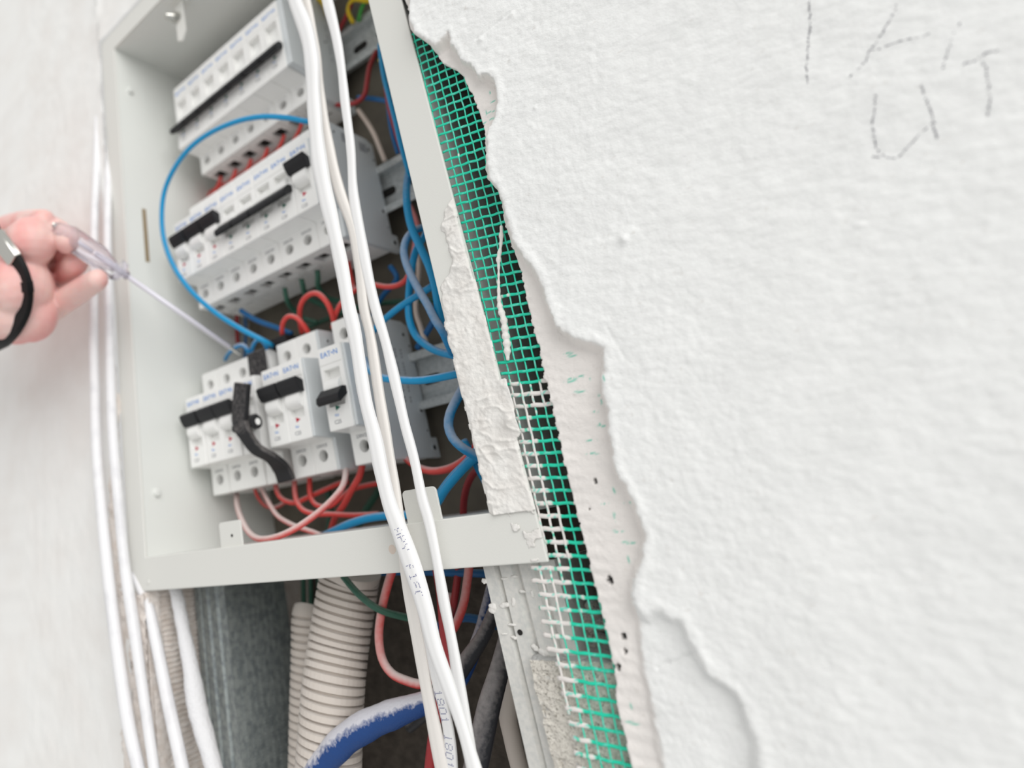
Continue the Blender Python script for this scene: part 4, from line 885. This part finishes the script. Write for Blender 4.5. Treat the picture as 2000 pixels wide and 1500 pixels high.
wr([(830, 1270, 96), (862, 1220, 92), (900, 1207, 90), (935, 1210, 90), (970, 1222, 90)], 2.0, 'blue_dark', 'dark blue wire deep in the niche below the cabinet', 'blue wires below the cabinet', name='blue_wire')
wr([(670, 1125, 52), (700, 1160, 52), (740, 1190, 56), (790, 1205, 66), (850, 1215, 80)], 1.7, 'green_wire', 'dark green wire slanting across the wide corrugated conduit', 'green wires below the cabinet', name='green_wire')
for i, (x, Y) in enumerate(((592, 120), (606, 122), (622, 124))):
    wr([(x, 1110, Y), (x+1, 1160, Y), (x+2, 1215, Y-6)], 1.6, 'green_wire', f'dark green wire entering the narrower corrugated conduit, {["left", "middle", "right"][i]} one', 'green wires in the conduit', name='green_wire')

# ------------------------------------------------------------------ hand, wrist watch and voltage tester
TIP = W(470, 693, 70); END = W(106, 440, -40)
tdir = (TIP-END).normalized(); TL = (TIP-END).length
def tester():
    e = empty('voltage_tester', END, 'clear plastic screwdriver voltage tester held in the hand, tip on the bottom row', 'screwdriver'); O = END
    at = lambda s_: tdir*s_
    v, f = [], []
    prof = [(0, 2.4), (2, 4.2), (4, 4.6), (8, 5.6), (12, 6.6), (36, 6.6), (40, 5.2), (46, 3.6), (48, 3.0), (49, 6.4), (51.5, 7.2), (54, 6.4), (55, 3.2), (58, 2.6)]
    C = [at(s_) for s_, r in prof]; t = tdir; a1 = t.orthogonal().normalized(); a2 = t.cross(a1); n = 24
    for c, (s_, r) in zip(C, prof):
        for j in range(n):
            th = 2*math.pi*j/n; k = r*(1+(.10*math.cos(6*th) if 8 < s_ < 50 else 0)); v.append(c+a1*k*math.cos(th)+a2*k*math.sin(th))
    L = len(C)
    for i in range(L-1):
        for j in range(n): f.append((i*n+j, i*n+(j+1) % n, (i+1)*n+(j+1) % n, (i+1)*n+j))
    f.append(tuple(range(n-1, -1, -1))); f.append(tuple((L-1)*n+j for j in range(n)))
    mesh_obj('handle', v, f, M['clear'], e, True)
    b = MB(); b.cyl(at(-1.2), tdir, 1.6, 3, 16); b.build('end_cap', M['steel'], e)
    b = MB(); b.cyl(at(14), tdir, 1.5, 16, 14); b.cyl(at(32), tdir, 1.9, 22, 14); b.build('neon_lamp', M['probe'], e, 0, True)
    # side clip
    off = -UX*8.2-FX*1.0
    b = MB(); b.cyl(at(14)+off, tdir, 1.8, 32, 12, 1.2); b.cyl(at(46)+off, -off+tdir*6, 1.2, 8, 10); b.build('pocket_clip', M['clear'], e, 0, True)
    b = MB(); b.cyl(at(50), tdir, 1.65, TL-50-9, 18); b.build('shaft_sleeve', M['probe'], e, 0, True)
    b = MB(); b.cyl(at(TL-9.2), tdir, 1.1, 6, 14); b.cyl(at(TL-3.4), tdir, 1.1, 3.4, 14, .5); b.build('blade', M['steel'], e)
tester()

BODY = []
def hand():
    # capsule chains (px, py, depth, radius mm) merged into one continuous surface
    ch = {
     'arm': [(-140, 520, -66, 27), (-70, 540, -60, 26), (-20, 555, -54, 24), (12, 560, -50, 22), (40, 562, -46, 22)],
     'arm2': [(-140, 590, -60, 26), (-60, 600, -52, 25), (0, 605, -46, 23), (35, 612, -42, 21)],
     'thenar': [(20, 520, -44, 19), (40, 494, -46, 18.5), (56, 478, -46, 17.5), (62, 472, -46, 17)],
     'heel': [(30, 590, -42, 20), (52, 606, -38, 19.5), (62, 618, -36, 17.5)],
     'heel2': [(60, 560, -36, 16), (76, 584, -30, 14), (84, 600, -28, 12)],
     'palm': [(40, 540, -25, 17), (64, 530, -16, 15), (80, 524, -8, 13)],
     'palm2': [(20, 470, -18, 17), (50, 462, -10, 14)],
     'thumb': [(60, 450, -34, 12), (92, 446, -32, 10), (114, 456, -31, 9.2), (132, 472, -31, 8.2)],
     'index': [(-30, 462, -26, 12), (0, 452, -26, 11), (32, 440, -28, 10), (62, 433, -34, 8.8), (86, 430, -40, 7.4)],
     'middle': [(64, 520, 0, 12), (92, 506, -6, 10), (114, 500, -12, 9), (128, 496, -18, 8.2)],
     'ring': [(76, 556, -2, 12), (104, 545, -8, 10.4), (128, 530, -14, 9.4), (148, 514, -19, 8.6)],
     'pinky': [(76, 606, -20, 13), (104, 598, -18, 10.4), (134, 582, -17, 9.0), (164, 563, -17, 8.2), (190, 547, -18, 7.2)],
    }
    V = []; F = []
    def sph(c, r, n=10):
        b = len(V)
        for i in range(n+1):
            th = math.pi*i/n
            for j in range(2*n): p = math.pi*j/n; V.append(c+Vector((math.sin(th)*math.cos(p), math.sin(th)*math.sin(p), math.cos(th)))*r)
        for i in range(n):
            for j in range(2*n): F.append((b+i*2*n+j, b+i*2*n+(j+1) % (2*n), b+(i+1)*2*n+(j+1) % (2*n), b+(i+1)*2*n+j))
    O = W(40, 560, -45)
    for k, P in ch.items():
        C = spline([Vector((*(W(x, y, Y)-O), r)) for x, y, Y, r in P], 2.2)
        for c in C:
            sph(Vector(c[:3]), c[3])
            if k in ('arm', 'arm2', 'thenar', 'heel', 'heel2', 'palm'): BODY.append((Vector(c[:3])+O, c[3]))
    e = empty('person', O, 'hand of a person wearing a black strap watch, holding the clear voltage tester', 'person')
    o = mesh_obj('hand', V, F, M['skin'], e, True)
    md = o.modifiers.new('r', 'REMESH'); md.mode = 'VOXEL'; md.voxel_size = 1.0*S; md.use_smooth_shade = True
    ms = o.modifiers.new('s', 'SMOOTH'); ms.factor = .5; ms.iterations = 7
    # nails
    for (px, py, Y) in ((136, 478, -46),):
        pass
    # watch strap round the wrist
    wc = W(8, 575, -50); ax = (W(75, 575, -40)-W(-90, 560, -64)).normalized()
    return e, O
person, PO = hand()
def watch():
    O = W(20, 570, -50); e = empty('wrist_watch', O, 'black leather watch strap with steel buckle around the wrist', 'watch')
    # visible run of the strap, then closing round the far side of the wrist
    path = [(-22, 674, -56), (-8, 670, -60), (8, 663, -68), (38, 642, -74), (57, 606, -76), (60, 570, -76), (52, 534, -75), (36, 506, -74), (18, 484, -70), (0, 464, -62), (-20, 446, -50)]
    ctr = W(2, 585, -48); ax = (W(60, 572, -44)-W(-80, 566, -60)).normalized()
    def onskin(px, py):                       # the strap lies on the wrist
        d = (W(px, py, 0)-CC).normalized(); best = None; near = None
        for c, r in BODY:
            m = c-CC; t = m.dot(d); q = (m-d*t).length
            if q < r:
                h = t-math.sqrt(r*r-q*q)
                if best is None or h < best: best = h
            if near is None or q-r < near[0]: near = (q-r, t)
        return CC+d*(best if best is not None else near[1])
    fr = [onskin(x, y) for x, y, _ in path]
    for _ in range(2): fr = [fr[0]]+[(fr[i-1]+fr[i]*2+fr[i+1])/4 for i in range(1, len(fr)-1)]+[fr[-1]]
    fr = [p+(CC-p).normalized()*1.2 for p in fr]
    bk = []; away = (ctr-CC).normalized(); away = (away-ax*away.dot(ax)).normalized(); e1 = fr[-1]-ctr; e0 = fr[0]-ctr
    for k in range(1, 8):
        t = k/8; o_ = e1*(1-t)+e0*t; al = ax*o_.dot(ax); pr = (o_-al)
        v_ = pr+away*(34*math.sin(math.pi*t)); rad = e1.length*(1-t)+e0.length*t; v_ = v_.normalized()*min(max(v_.length, 26), rad)
        bk.append(ctr+al+v_)
    C = spline(fr+bk+[fr[0]], 2.0)
    near = lambda q: min(range(len(C)), key=lambda i: (C[i]-q).length)
    def band(C, hw, th, off=0):
        v = []; f = []
        for i, c in enumerate(C):
            t = (C[min(i+1, len(C)-1)]-C[max(i-1, 0)]).normalized(); w_ = (ax-t*ax.dot(t)).normalized(); n = w_.cross(t).normalized()
            if n.dot(c-ctr) < 0: n = -n
            q = c+n*off
            for s1, s2 in ((-1, 0), (-.85, th), (.85, th), (1, 0)): v.append(q+w_*hw*s1+n*s2-O)
            
        for i in range(len(C)-1):
            for j in range(4): f.append((i*4+j, i*4+(j+1) % 4, i*4+4+(j+1) % 4, i*4+4+j))
        f += [(3, 2, 1, 0), tuple(len(C)*4-4+j for j in range(4))]
        return v, f
    v, f = band(C, 6.4, 3.2); b = MB(); b.add(v, f); b.build('strap', M['leather'], e, .3)
    i0 = int(len(C)*.52)
    v, f = band(C[near(fr[5]):near(fr[5])+4], 7.2, 4.2); b = MB(); b.add(v, f); b.build('keeper_loop', M['leather'], e, .4)
    i1, i2 = sorted((near(fr[7]), near(fr[9])))
    v, f = band(C[i1:i2+1], 7.4, 4.6); b = MB(); b.add(v, f); b.build('buckle', M['steel'], e, .8)
    # deployment clasp under the strap edge
    v, f = band([c-ax*6.5 for c in C[near(fr[6]):near(fr[8])]], 1.6, 1.6); b = MB(); b.add(v, f); k = b.build('clasp_bar', M['steel'], e, .3)
watch()
